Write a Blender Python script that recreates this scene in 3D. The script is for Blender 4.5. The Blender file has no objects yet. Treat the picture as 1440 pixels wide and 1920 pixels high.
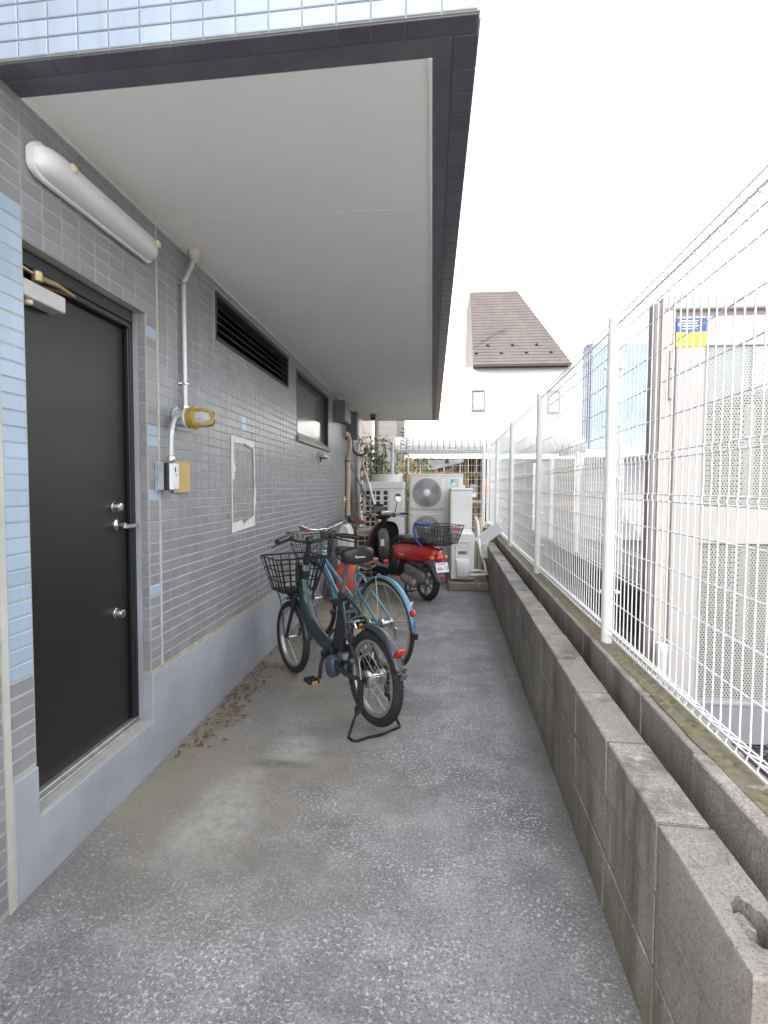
import bpy, bmesh, math, random
from mathutils import Vector, Matrix, noise
random.seed(7)
PI = math.pi
sc = bpy.context.scene
col = sc.collection

# ---------------------------------------------------------------- camera
cam = bpy.data.cameras.new('camera')
cam.sensor_fit = 'VERTICAL'; cam.sensor_height = 24.0; cam.lens = 24.0 * 1000 / 1920
cam.clip_start = 0.02; cam.clip_end = 400
camo = bpy.data.objects.new('camera', cam); col.objects.link(camo)
yaw = math.atan(90 / 1000); pit = -math.atan(48 / 1000); rol = math.radians(0.25)
fw = Vector((-math.sin(yaw) * math.cos(pit), math.cos(yaw) * math.cos(pit), math.sin(pit)))
r0 = Vector((math.cos(yaw), math.sin(yaw), 0)); u0 = r0.cross(fw)
rr = r0 * math.cos(rol) + u0 * math.sin(rol); uu = u0 * math.cos(rol) - r0 * math.sin(rol)
camo.matrix_world = Matrix(((rr.x, uu.x, -fw.x, 0), (rr.y, uu.y, -fw.y, 0), (rr.z, uu.z, -fw.z, 1.34), (0, 0, 0, 1)))
sc.camera = camo

# ---------------------------------------------------------------- world, sun, exposure
SUN_TO = Vector((-0.60, -0.28, 0.75)).normalized()          # direction towards the sun
w = bpy.data.worlds.new('World'); sc.world = w; w.use_nodes = True
wn = w.node_tree; bg = wn.nodes['Background']
sky = wn.nodes.new('ShaderNodeTexSky'); sky.sky_type = 'NISHITA'; sky.sun_disc = False
sky.sun_elevation = math.asin(SUN_TO.z); sky.sun_rotation = math.atan2(SUN_TO.x, SUN_TO.y)
sky.air_density = 1.0; sky.dust_density = 5.0; sky.ozone_density = 1.0
hs = wn.nodes.new('ShaderNodeHueSaturation'); hs.inputs['Saturation'].default_value = 0.22
wn.links.new(sky.outputs[0], hs.inputs['Color']); wn.links.new(hs.outputs[0], bg.inputs[0])
bg.inputs[1].default_value = 0.15
sun = bpy.data.lights.new('sun', 'SUN'); sun.energy = 2.3; sun.angle = math.radians(0.6); sun.color = (1, .95, .87)
suno = bpy.data.objects.new('sun', sun); col.objects.link(suno)
suno.rotation_euler = (-SUN_TO).to_track_quat('-Z', 'Y').to_euler()
sc.view_settings.view_transform = 'Standard'; sc.view_settings.look = 'None'
sc.view_settings.exposure = 2.85; sc.view_settings.gamma = 1.0; sc.view_settings.use_curve_mapping = False
try:
    sc.cycles.use_denoising = True
    sc.cycles.max_bounces = 8; sc.cycles.diffuse_bounces = 5; sc.cycles.transparent_max_bounces = 12
except Exception: pass

# ---------------------------------------------------------------- materials
MATS = {}
def mat(name, c, rough=.5, metal=0, vary=.12, vs=6.0, bump=0, bs=60.0, spec=.5, coat=0, dirt=None, ds=1.5, stretch=(1, 1, 1)):
    """base colour broken up by two noises, fine relief, optional dirt colour in patches"""
    m = bpy.data.materials.new(name); m.use_nodes = True; MATS[name] = m
    nt = m.node_tree; N = nt.nodes; L = nt.links; b = N['Principled BSDF']
    geo = N.new('ShaderNodeNewGeometry')
    mp = N.new('ShaderNodeMapping'); mp.inputs['Scale'].default_value = stretch; L.new(geo.outputs['Position'], mp.inputs[0])
    def nz(s, d=4, r=.6):
        n = N.new('ShaderNodeTexNoise'); n.inputs['Scale'].default_value = s; n.inputs['Detail'].default_value = d
        n.inputs['Roughness'].default_value = r; L.new(mp.outputs[0], n.inputs['Vector']); return n
    def ramp(src, a, bb):
        r = N.new('ShaderNodeMapRange'); r.inputs[1].default_value = a; r.inputs[2].default_value = bb; L.new(src, r.inputs[0]); return r.outputs[0]
    def mix(f, A, B, t='MIX'):
        x = N.new('ShaderNodeMix'); x.data_type = 'RGBA'; x.blend_type = t
        if hasattr(f, 'is_output'): L.new(f, x.inputs[0])
        else: x.inputs[0].default_value = f
        for v, i in ((A, 6), (B, 7)):
            if hasattr(v, 'is_output'): L.new(v, x.inputs[i])
            else: x.inputs[i].default_value = (*v[:3], 1)
        return x.outputs[2]
    m['h'] = 0
    lo = [max(0, k * (1 - vary)) for k in c]; hi = [min(1, k * (1 + vary)) for k in c]
    n1 = nz(vs)
    out = mix(ramp(n1.outputs[0], .3, .7), lo, hi)
    if dirt:
        n2 = nz(ds, 6, .7); out = mix(ramp(n2.outputs[0], .48, .72), out, dirt)
    L.new(out, b.inputs['Base Color'])
    b.inputs['Roughness'].default_value = rough; b.inputs['Metallic'].default_value = metal
    b.inputs['Specular IOR Level'].default_value = spec
    if coat: b.inputs['Coat Weight'].default_value = coat; b.inputs['Coat Roughness'].default_value = .08
    rn = ramp(n1.outputs[0], .25, .75)
    mr = N.new('ShaderNodeMath'); mr.operation = 'MULTIPLY_ADD'; L.new(rn, mr.inputs[0]); mr.inputs[1].default_value = .18; mr.inputs[2].default_value = max(.02, rough - .09)
    L.new(mr.outputs[0], b.inputs['Roughness'])
    if bump:
        n3 = nz(bs, 3, .6); bp = N.new('ShaderNodeBump'); bp.inputs['Strength'].default_value = bump; bp.inputs['Distance'].default_value = .004
        L.new(n3.outputs[0], bp.inputs['Height']); L.new(bp.outputs[0], b.inputs['Normal'])
    del m['h']
    m.diffuse_color = (*c[:3], 1)
    return m

def tile_mat(name, c, amount=.10, tint=(0, 0, 0)):
    """glazed tile: one tone per tile from its place in the grid"""
    m = mat(name, c, .34, vary=.03, vs=2, dirt=[k * .80 for k in c], ds=5.0, stretch=(1, 1, .10))
    for nd in m.node_tree.nodes:
        if nd.type == 'MATH' and nd.operation == 'MULTIPLY_ADD': nd.inputs[1].default_value = .03; nd.inputs[2].default_value = .30
    nt = m.node_tree; N = nt.nodes; L = nt.links; b = N['Principled BSDF']
    old = b.inputs['Base Color'].links[0].from_socket
    geo = N.new('ShaderNodeNewGeometry'); sn = N.new('ShaderNodeVectorMath'); sn.operation = 'DIVIDE'
    sn.inputs[1].default_value = (.0931, .0931, .05); L.new(geo.outputs['Position'], sn.inputs[0])
    ad = N.new('ShaderNodeVectorMath'); ad.operation = 'ADD'; ad.inputs[1].default_value = (20.5 if 'light_blue' not in name else 20 - .107 / .0931, -1.617 / .0931 + 100, -9.4 + 100 if 'light_blue' not in name else 100 - 2.566 / .05); L.new(sn.outputs[0], ad.inputs[0])
    fl = N.new('ShaderNodeVectorMath'); fl.operation = 'FLOOR'; L.new(ad.outputs[0], fl.inputs[0])
    wn_ = N.new('ShaderNodeTexWhiteNoise'); L.new(fl.outputs[0], wn_.inputs[0])
    mr = N.new('ShaderNodeMapRange'); mr.inputs[3].default_value = 1 - amount; mr.inputs[4].default_value = 1 + amount; L.new(wn_.outputs[0], mr.inputs[0])
    x = N.new('ShaderNodeMix'); x.data_type = 'RGBA'; x.blend_type = 'MULTIPLY'; x.inputs[0].default_value = 1
    L.new(old, x.inputs[6]); L.new(mr.outputs[0], x.inputs[7]); L.new(x.outputs[2], b.inputs['Base Color'])
    return m

def old_concrete(name, base, light, dark, brown, sp=1.0, wall=False):
    """old concrete: aggregate speckle, pale worn areas, dark areas, brown soil stains"""
    m = bpy.data.materials.new(name); m.use_nodes = True; MATS[name] = m
    nt = m.node_tree; N = nt.nodes; L = nt.links; b = N['Principled BSDF']
    geo = N.new('ShaderNodeNewGeometry'); P = geo.outputs['Position']
    sep = N.new('ShaderNodeSeparateXYZ'); L.new(P, sep.inputs[0])
    def nz(s, d=5, r=.6, sc3=None):
        n = N.new('ShaderNodeTexNoise'); n.inputs['Scale'].default_value = s; n.inputs['Detail'].default_value = d; n.inputs['Roughness'].default_value = r
        if sc3:
            mp = N.new('ShaderNodeMapping'); mp.inputs['Scale'].default_value = sc3; L.new(P, mp.inputs[0]); L.new(mp.outputs[0], n.inputs['Vector'])
        else: L.new(P, n.inputs['Vector'])
        return n.outputs[0]
    def rg(src, a, bb, c=0, d=1):
        r = N.new('ShaderNodeMapRange'); r.interpolation_type = 'SMOOTHSTEP'
        for i, v in zip((1, 2, 3, 4), (a, bb, c, d)): r.inputs[i].default_value = v
        L.new(src, r.inputs[0]); return r.outputs[0]
    def ma(op, A, B):
        x = N.new('ShaderNodeMath'); x.operation = op; x.use_clamp = op != 'SUBTRACT'
        for v, i in ((A, 0), (B, 1)):
            if hasattr(v, 'is_output'): L.new(v, x.inputs[i])
            else: x.inputs[i].default_value = v
        return x.outputs[0]
    def mix(f, A, B):
        x = N.new('ShaderNodeMix'); x.data_type = 'RGBA'
        if hasattr(f, 'is_output'): L.new(f, x.inputs[0])
        else: x.inputs[0].default_value = f
        for v, i in ((A, 6), (B, 7)):
            if hasattr(v, 'is_output'): L.new(v, x.inputs[i])
            else: x.inputs[i].default_value = (*v[:3], 1)
        return x.outputs[2]
    big = nz(.9, 6, .65); mid = nz(4.5, 6, .7); fine = nz(75 * sp, 3, .7); vf = nz(190 * sp, 2, .6)
    c = mix(rg(big, .38, .60), dark, base)
    c = mix(ma('MULTIPLY', rg(mid, .42, .72), .55), c, light)
    vo = N.new('ShaderNodeTexVoronoi'); vo.inputs['Scale'].default_value = 95 * sp; L.new(P, vo.inputs['Vector'])
    speck = rg(vo.outputs['Distance'], .30, .12)
    rnd = rg(vo.outputs['Color'], .35, .8)
    patch = rg(nz(2.3, 5, .65), .36, .68, .22, 1.0)
    speck = ma('MULTIPLY', ma('MULTIPLY', speck, rnd), patch)
    c = mix(ma('MULTIPLY', speck, .6), c, [min(.8, k * 2.4) for k in light])
    c = mix(ma('MULTIPLY', rg(fine, .55, .75), .6), c, [k * .45 for k in dark])
    gn = nz(72 * sp, 4, .75); g2 = nz(120 * sp, 2, .7)
    clump = ma('MULTIPLY', rg(gn, .53, .62), rg(nz(2.6, 6, .7), .36, .64, .12, 1.0))
    c = mix(ma('MULTIPLY', clump, .42 if wall else .75), c, [min(.8, k * 1.65) for k in light])
    c = mix(ma('MULTIPLY', rg(g2, .50, .66), .60), c, [k * .42 for k in dark])
    if not wall:
        # pale worn track along the middle, brown soil along the building, whitish bloom by the step
        near_wall = rg(sep.outputs[0], -.72, -1.26)
        along = rg(sep.outputs[1], 1.2, 2.9)
        c = mix(ma('MULTIPLY', ma('MULTIPLY', near_wall, along), rg(mid, .3, .62)), c, brown)
        left = rg(sep.outputs[0], .25, -.75)
        c = mix(ma('MULTIPLY', ma('MULTIPLY', left, rg(sep.outputs[1], 1.1, 2.2)), ma('MULTIPLY', rg(nz(1.6, 4, .6), .3, .6), .75)), c, (.27, .24, .19))
        def blob(x, y, rx, ry, soft=.6):
            s1 = N.new('ShaderNodeVectorMath'); s1.operation = 'SUBTRACT'; s1.inputs[1].default_value = (x, y, 0); L.new(P, s1.inputs[0])
            s2 = N.new('ShaderNodeVectorMath'); s2.operation = 'DIVIDE'; s2.inputs[1].default_value = (rx, ry, 1); L.new(s1.outputs[0], s2.inputs[0])
            ln = N.new('ShaderNodeVectorMath'); ln.operation = 'LENGTH'; L.new(s2.outputs[0], ln.inputs[0])
            wob = ma('MULTIPLY', nz(4, 7, .7), 1.3)
            x_ = N.new('ShaderNodeMath'); x_.operation = 'ADD'; L.new(ln.outputs['Value'], x_.inputs[0]); L.new(wob, x_.inputs[1])
            return ma('MULTIPLY', rg(x_.outputs[0], 1.75, 1.75 - soft * 1.5), rg(nz(22, 5, .7), .30, .62, .25, 1.0))
        c = mix(ma('MULTIPLY', blob(-.85, 2.05, .20, .42), .75), c, (.40, .385, .35))
        c = mix(ma('MULTIPLY', blob(-.68, 2.62, .16, .22), .75), c, (.42, .40, .36))
        c = mix(ma('MULTIPLY', blob(-.72, 2.46, .20, .05), .7), c, (.10, .09, .075))
        c = mix(ma('MULTIPLY', blob(-.75, 5.4, .55, .9), .8), c, (.46, .38, .25))
        c = mix(ma('MULTIPLY', blob(.15, 6.9, .6, .5), .6), c, (.34, .33, .31))
        c = mix(ma('MULTIPLY', rg(sep.outputs[0], .40, .56), ma('MULTIPLY', rg(mid, .3, .6), .6)), c, (.085, .085, .075))  # darker in patches along the foot of the low wall
        c = mix(ma('MULTIPLY', rg(sep.outputs[1], 5.0, 6.5), .35), c, [k * .6 for k in dark])  # darker towards the far end
    else:
        oi = N.new('ShaderNodeObjectInfo'); tone = rg(oi.outputs['Random'], 0, 1, 0, .42)
        c = mix(tone, c, [k * .62 for k in base])
        st = nz(5, 5, .7, (1, 1, .12))
        c = mix(ma('MULTIPLY', rg(st, .48, .70), .72), c, [k * .45 for k in dark])
        st2 = nz(9, 4, .6, (1, 1, .07))
        c = mix(ma('MULTIPLY', rg(st2, .62, .74), .5), c, [min(.7, k * 1.5) for k in light])
        c = mix(ma('MULTIPLY', rg(sep.outputs[2], .22, .02), ma('MULTIPLY', rg(mid, .35, .6), .7)), c, brown)
    L.new(c, b.inputs['Base Color']); b.inputs['Roughness'].default_value = .85; b.inputs['Specular IOR Level'].default_value = .25
    hsum = ma('ADD', ma('MULTIPLY', fine, .5), ma('MULTIPLY', vf, .5))
    bp = N.new('ShaderNodeBump'); bp.inputs['Strength'].default_value = .55; bp.inputs['Distance'].default_value = .006
    L.new(hsum, bp.inputs['Height']); L.new(bp.outputs[0], b.inputs['Normal'])
    return m

M = dict(
    ground=old_concrete('old_concrete_paving', (.235, .234, .238), (.40, .395, .39), (.148, .148, .153), (.15, .12, .082)),
    block=old_concrete('weathered_block', (.31, .285, .255), (.41, .39, .36), (.195, .175, .15), (.17, .145, .09), sp=1.3, wall=True),
    mortar_grey=mat('grey_block_mortar', (.15, .145, .135), .9, bump=.4, vary=.25),
    bounce_ground=mat('bounce_concrete', (.33, .32, .31), .85, bump=.3),
    grout=mat('tile_grout', (.365, .35, .32), .85, vary=.2, vs=3),
    grout_dark=mat('dark_tile_grout', (.10, .10, .10), .85),
    tile=tile_mat('grey_glazed_tile', (.250, .249, .256), .08),
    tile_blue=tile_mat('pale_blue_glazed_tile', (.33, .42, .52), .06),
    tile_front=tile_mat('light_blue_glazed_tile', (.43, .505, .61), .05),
    tile_dark=tile_mat('charcoal_glazed_tile', (.092, .087, .107), .08),
    plinth=mat('grey_painted_render', (.325, .335, .362), .6, vary=.10, vs=3, bump=.15, bs=50, dirt=(.275, .278, .288), ds=2.0),
    sealant=mat('cream_sealant', (.44, .43, .38), .7, vary=.12),
    yellow_mortar=mat('ochre_stained_mortar', (.38, .31, .19), .85, vary=.25, vs=15),
    door=mat('dark_brown_door_paint', (.0155, .0125, .012), .42, vary=.15, vs=200, bump=.10, bs=400, spec=.4),
    frame_black=mat('black_frame_paint', (.012, .012, .013), .35),
    steel=mat('brushed_steel', (.62, .61, .58), .28, 1, vary=.08, vs=40),
    steel_worn=mat('worn_threshold_steel', (.50, .49, .46), .4, .8, vary=.2, vs=20),
    closer=mat('pale_grey_enamel', (.46, .45, .43), .4),
    brass=mat('worn_brass', (.42, .32, .18), .4, .7, vary=.3, vs=40),
    soffit=mat('white_soffit_board', (.78, .78, .755), .75, vary=.025, vs=1.5, dirt=(.75, .745, .71), ds=.8),
    soffit_frame=mat('slate_painted_frame', (.098, .092, .112), .5, vary=.2, vs=8, dirt=(.13, .125, .14), ds=5),
    core=mat('hidden_concrete', (.25, .25, .25), .9),
    bronze=mat('dark_bronze_aluminium', (.045, .040, .038), .35, .4),
    louvre=mat('brown_grey_aluminium', (.22, .19, .165), .45, .3),
    glass_frost=mat('frosted_dark_glass', (.10, .115, .115), .12, 0, vary=.08, vs=3, spec=.8),
    plastic_white=mat('aged_white_plastic', (.64, .632, .635), .35, vary=.06, vs=5, coat=.2),
    plastic_cream=mat('cream_plastic', (.62, .57, .38), .4),
    conduit=mat('galvanised_conduit', (.52, .53, .54), .42, .55, vary=.12, vs=25),
    galva=mat('galvanised_box', (.42, .47, .49), .45, .45, vary=.2, vs=30),
    yellow=mat('ochre_cast_guard', (.42, .31, .055), .42, .25, vary=.15, vs=20),
    gold_plate=mat('gold_plate', (.50, .36, .12), .45, .35, vary=.10, vs=8),
    black_plastic=mat('black_plastic', (.020, .020, .022), .42, vary=.15),
    white_panel=mat('white_reader_panel', (.68, .68, .68), .35),
    tape=mat('aged_white_tape', (.66, .64, .57), .7, vary=.12, vs=20),
    tape_dirt=mat('peeled_tape_residue', (.30, .24, .18), .8, vary=.3),
    grey_box=mat('grey_junction_box', (.15, .15, .155), .5),
    beige_pipe=mat('beige_pipe_cover', (.55, .47, .31), .55, vary=.12, dirt=(.42, .36, .25), ds=6),
    hose=mat('brown_grey_hose', (.13, .115, .11), .6),
    vent=mat('cream_vent_hood', (.56, .53, .46), .5, dirt=(.35, .32, .27), ds=8),
    fence=mat('white_fence_coating', (.80, .80, .78), .4, vary=.05, vs=8),
    fence_post=mat('white_post_coating', (.80, .80, .77), .4, vary=.05, vs=5, dirt=(.76, .76, .72), ds=6),
    moss=mat('ochre_moss', (.175, .15, .085), .95, vary=.5, vs=45, bump=.8, bs=120, dirt=(.17, .16, .14), ds=9),
    cab=mat('beige_cabinet_steel', (.47, .445, .42), .5, vary=.04, vs=2, dirt=(.42, .40, .385), ds=1.5),
    cab_cream=mat('cream_cabinet_post', (.52, .48, .41), .5, vary=.05, vs=3),
    cab_brown=mat('brown_cabinet_edge', (.25, .215, .21), .5),
    cab_grey=mat('grey_cabinet_base', (.27, .26, .275), .7, vary=.1),
    olive=mat('olive_screen_behind', (.07, .09, .035), .8, vary=.3, vs=3),
    sign_blue=mat('blue_sign_print', (.04, .09, .42), .4), sign_yellow=mat('yellow_sign_print', (.75, .62, .05), .4),
    print_white=mat('white_print', (.78, .78, .78), .5), print_black=mat('black_print', (.02, .02, .022), .5), print_red=mat('red_print', (.4, .05, .04), .5),
    asphalt=mat('dark_asphalt', (.030, .028, .032), .9, vary=.35, vs=50, bump=.8, bs=140),
    gravel=mat('dark_gravel_stone', (.12, .115, .115), .85, vary=.5, vs=60),
    render_white=mat('white_house_render', (.80, .79, .76), .8, vary=.02, vs=2),
    lot=mat('dark_lot_wall', (.028, .025, .028), .9, vary=.3),
    roof=mat('brown_grey_shingle', (.050, .043, .042), .92, vary=.18, vs=3, bump=.3, bs=20, spec=.2, dirt=(.042, .037, .037), ds=1.2),
    win_grey=mat('grey_window_aluminium', (.13, .13, .14), .5), blind=mat('pale_blind', (.34, .35, .37), .6),
    beige_wall=mat('beige_siding', (.19, .16, .145), .8, vary=.05), mauve_wall=mat('pale_grey_siding', (.15, .137, .14), .8, vary=.05),  # both house colours darkened to look shaded although the sun reaches them
    blue_clad=mat('light_blue_cladding', (.14, .19, .245), .5, vary=.1, vs=2), navy=mat('navy_cladding', (.035, .04, .075), .5),
    canopy=mat('pale_aluminium_canopy', (.125, .13, .135), .6, vary=.04),
    wood=mat('brown_timber', (.15, .085, .045), .75, vary=.35, vs=8, stretch=(1, 1, .2)), wood_l=mat('pale_timber', (.42, .29, .13), .7, vary=.25, vs=8),
    ac=mat('ivory_enamel', (.68, .665, .62), .42, vary=.04, vs=3, dirt=(.62, .60, .54), ds=3),
    ac_white=mat('white_enamel', (.74, .74, .72), .4, vary=.03, vs=3, dirt=(.68, .67, .63), ds=3),
    ac_beige=mat('beige_enamel', (.52, .46, .36), .5, vary=.08, dirt=(.40, .35, .27), ds=4),
    ac_dark=mat('dark_coil', (.03, .028, .026), .6), fan=mat('grey_fan_blade', (.24, .25, .29), .45),
    cyan=mat('cyan_print', (.04, .42, .52), .4),
    rubber=mat('tyre_rubber', (.022, .022, .023), .8, vary=.3, vs=30, dirt=(.05, .047, .042), ds=6), tan=mat('tan_tyre_wall', (.36, .28, .18), .8),
    rim=mat('aluminium_rim', (.55, .54, .51), .35, .8, vary=.1), spoke=mat('steel_spoke', (.40, .38, .34), .35, .8), spoke_b=mat('black_spoke', (.05, .05, .05), .35, .6),
    chrome=mat('polished_alloy', (.66, .66, .65), .2, .95, vary=.06),
    green=mat('dark_green_paint', (.015, .031, .029), .32, .15, vary=.1, vs=8, coat=.35), blue_f=mat('sky_blue_paint', (.085, .235, .32), .3, .1, vary=.1, vs=8, coat=.4),
    fork_n=mat('navy_fork_paint', (.035, .05, .085), .35, coat=.3), fender_d=mat('dark_slate_mudguard', (.030, .033, .045), .32, vary=.12, coat=.2),
    black_m=mat('black_enamel_wire', (.014, .013, .017), .35, .2), leather=mat('black_saddle_vinyl', (.016, .016, .018), .38, vary=.15, bump=.08, bs=300),
    brown_l=mat('tan_leather', (.24, .075, .035), .35, vary=.15, vs=15), motor=mat('slate_motor_cover', (.06, .075, .105), .4),
    red_lens=mat('red_lens', (.62, .012, .010), .15, spec=.8, coat=.5), amber=mat('amber_lens', (.75, .22, .01), .2, coat=.4), clear=mat('clear_lens', (.70, .70, .68), .15, spec=.8),
    red_paint=mat('red_scooter_paint', (.55, .026, .014), .28, vary=.04, coat=.6), sc_grey=mat('grey_scooter_plastic', (.10, .105, .12), .5), sc_black=mat('black_scooter_plastic', (.016, .016, .018), .36, vary=.15),
    engine=mat('dull_cast_alloy', (.23, .23, .225), .5, .5, vary=.25, vs=25), muffler=mat('muffler_cover', (.30, .28, .25), .45, .5, vary=.25, vs=12),
    sc_fender=mat('slate_rear_fender', (.14, .16, .20), .45), blue_strap=mat('blue_strap', (.02, .13, .48), .6),
    orange_can=mat('orange_red_plastic', (.55, .075, .02), .45, vary=.08), white_can=mat('white_tank_plastic', (.66, .65, .60), .4, dirt=(.5, .48, .4), ds=5),
    leaf=mat('slender_green_leaf', (.10, .16, .04), .55, vary=.5, vs=9), leaf_l=mat('pale_green_leaf', (.25, .29, .09), .55, vary=.4, vs=9), stem=mat('green_brown_stem', (.14, .12, .07), .8), dead=mat('dry_leaf', (.10, .065, .035), .9, vary=.5, vs=30),
    orange_cloth=mat('orange_cloth', (.6, .12, .05), .8), dark_cloth=mat('dark_purple_cloth', (.06, .03, .05), .8), blue_cloth=mat('blue_plastic_bag', (.05, .06, .3), .6),
)

# perforated sheet: round holes let the light through
def perforated():
    m = mat('perforated_beige_steel', (.40, .385, .355), .5, vary=.05)
    nt = m.node_tree; N = nt.nodes; L = nt.links; b = N['Principled BSDF']; o = N['Material Output']
    geo = N.new('ShaderNodeNewGeometry'); sp = N.new('ShaderNodeSeparateXYZ'); L.new(geo.outputs['Position'], sp.inputs[0])
    def ma(op, A, B=None):
        x = N.new('ShaderNodeMath'); x.operation = op
        for v, i in ((A, 0), (B, 1)):
            if v is None: continue
            if hasattr(v, 'is_output'): L.new(v, x.inputs[i])
            else: x.inputs[i].default_value = v
        return x.outputs[0]
    p = .0155; ph = p * .866
    row = ma('DIVIDE', sp.outputs[2], ph); rf = ma('FLOOR', row); fz = ma('SUBTRACT', ma('SUBTRACT', row, rf), .5)
    off = ma('MULTIPLY', ma('MODULO', rf, 2.0), .5)
    cx = ma('ADD', ma('DIVIDE', sp.outputs[0], p), off); fx = ma('SUBTRACT', ma('FRACT', cx), .5)
    d = ma('SQRT', ma('ADD', ma('MULTIPLY', fx, fx), ma('MULTIPLY', ma('MULTIPLY', fz, .866), ma('MULTIPLY', fz, .866))))
    hole = ma('LESS_THAN', d, .27)
    tr = N.new('ShaderNodeBsdfTransparent'); ms = N.new('ShaderNodeMixShader')
    L.new(hole, ms.inputs[0]); L.new(b.outputs[0], ms.inputs[1]); L.new(tr.outputs[0], ms.inputs[2]); L.new(ms.outputs[0], o.inputs[0])
    return m
M['perf'] = perforated()
def glassy():
    m = mat('ribbed_lamp_glass', (.62, .62, .60), .18, vary=.05, spec=.7)
    m.node_tree.nodes['Principled BSDF'].inputs['Transmission Weight'].default_value = .35
    return m
M['lamp_glass'] = glassy()
def meshy(name, scale, keep):
    """fine woven mesh liner: real gaps"""
    m = mat(name, (.035, .035, .04), .6)
    nt = m.node_tree; N = nt.nodes; L = nt.links; b = N['Principled BSDF']; o = N['Material Output']
    tc = N.new('ShaderNodeTexCoord'); ch = N.new('ShaderNodeTexNoise'); ch.inputs['Scale'].default_value = scale; ch.inputs['Detail'].default_value = 1
    L.new(tc.outputs['Object'], ch.inputs['Vector'])
    g = N.new('ShaderNodeMath'); g.operation = 'GREATER_THAN'; g.inputs[1].default_value = keep; L.new(ch.outputs[0], g.inputs[0])
    tr = N.new('ShaderNodeBsdfTransparent'); ms = N.new('ShaderNodeMixShader')
    L.new(g.outputs[0], ms.inputs[0]); L.new(b.outputs[0], ms.inputs[1]); L.new(tr.outputs[0], ms.inputs[2]); L.new(ms.outputs[0], o.inputs[0])
    return m
M['mesh'] = meshy('fine_black_mesh', 320, .46)

# ---------------------------------------------------------------- mesh builder
V = Vector
def smooth_path(pts, n=6):
    pts = [V(p) for p in pts]
    if len(pts) < 3: return pts
    out = []
    for i in range(len(pts) - 1):
        p0 = pts[max(i - 1, 0)]; p1 = pts[i]; p2 = pts[i + 1]; p3 = pts[min(i + 2, len(pts) - 1)]
        for k in range(n):
            t = k / n
            out.append(.5 * ((2 * p1) + (p2 - p0) * t + (2 * p0 - 5 * p1 + 4 * p2 - p3) * t * t + (3 * p1 - p0 - 3 * p2 + p3) * t ** 3))
    out.append(pts[-1]); return out

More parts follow.
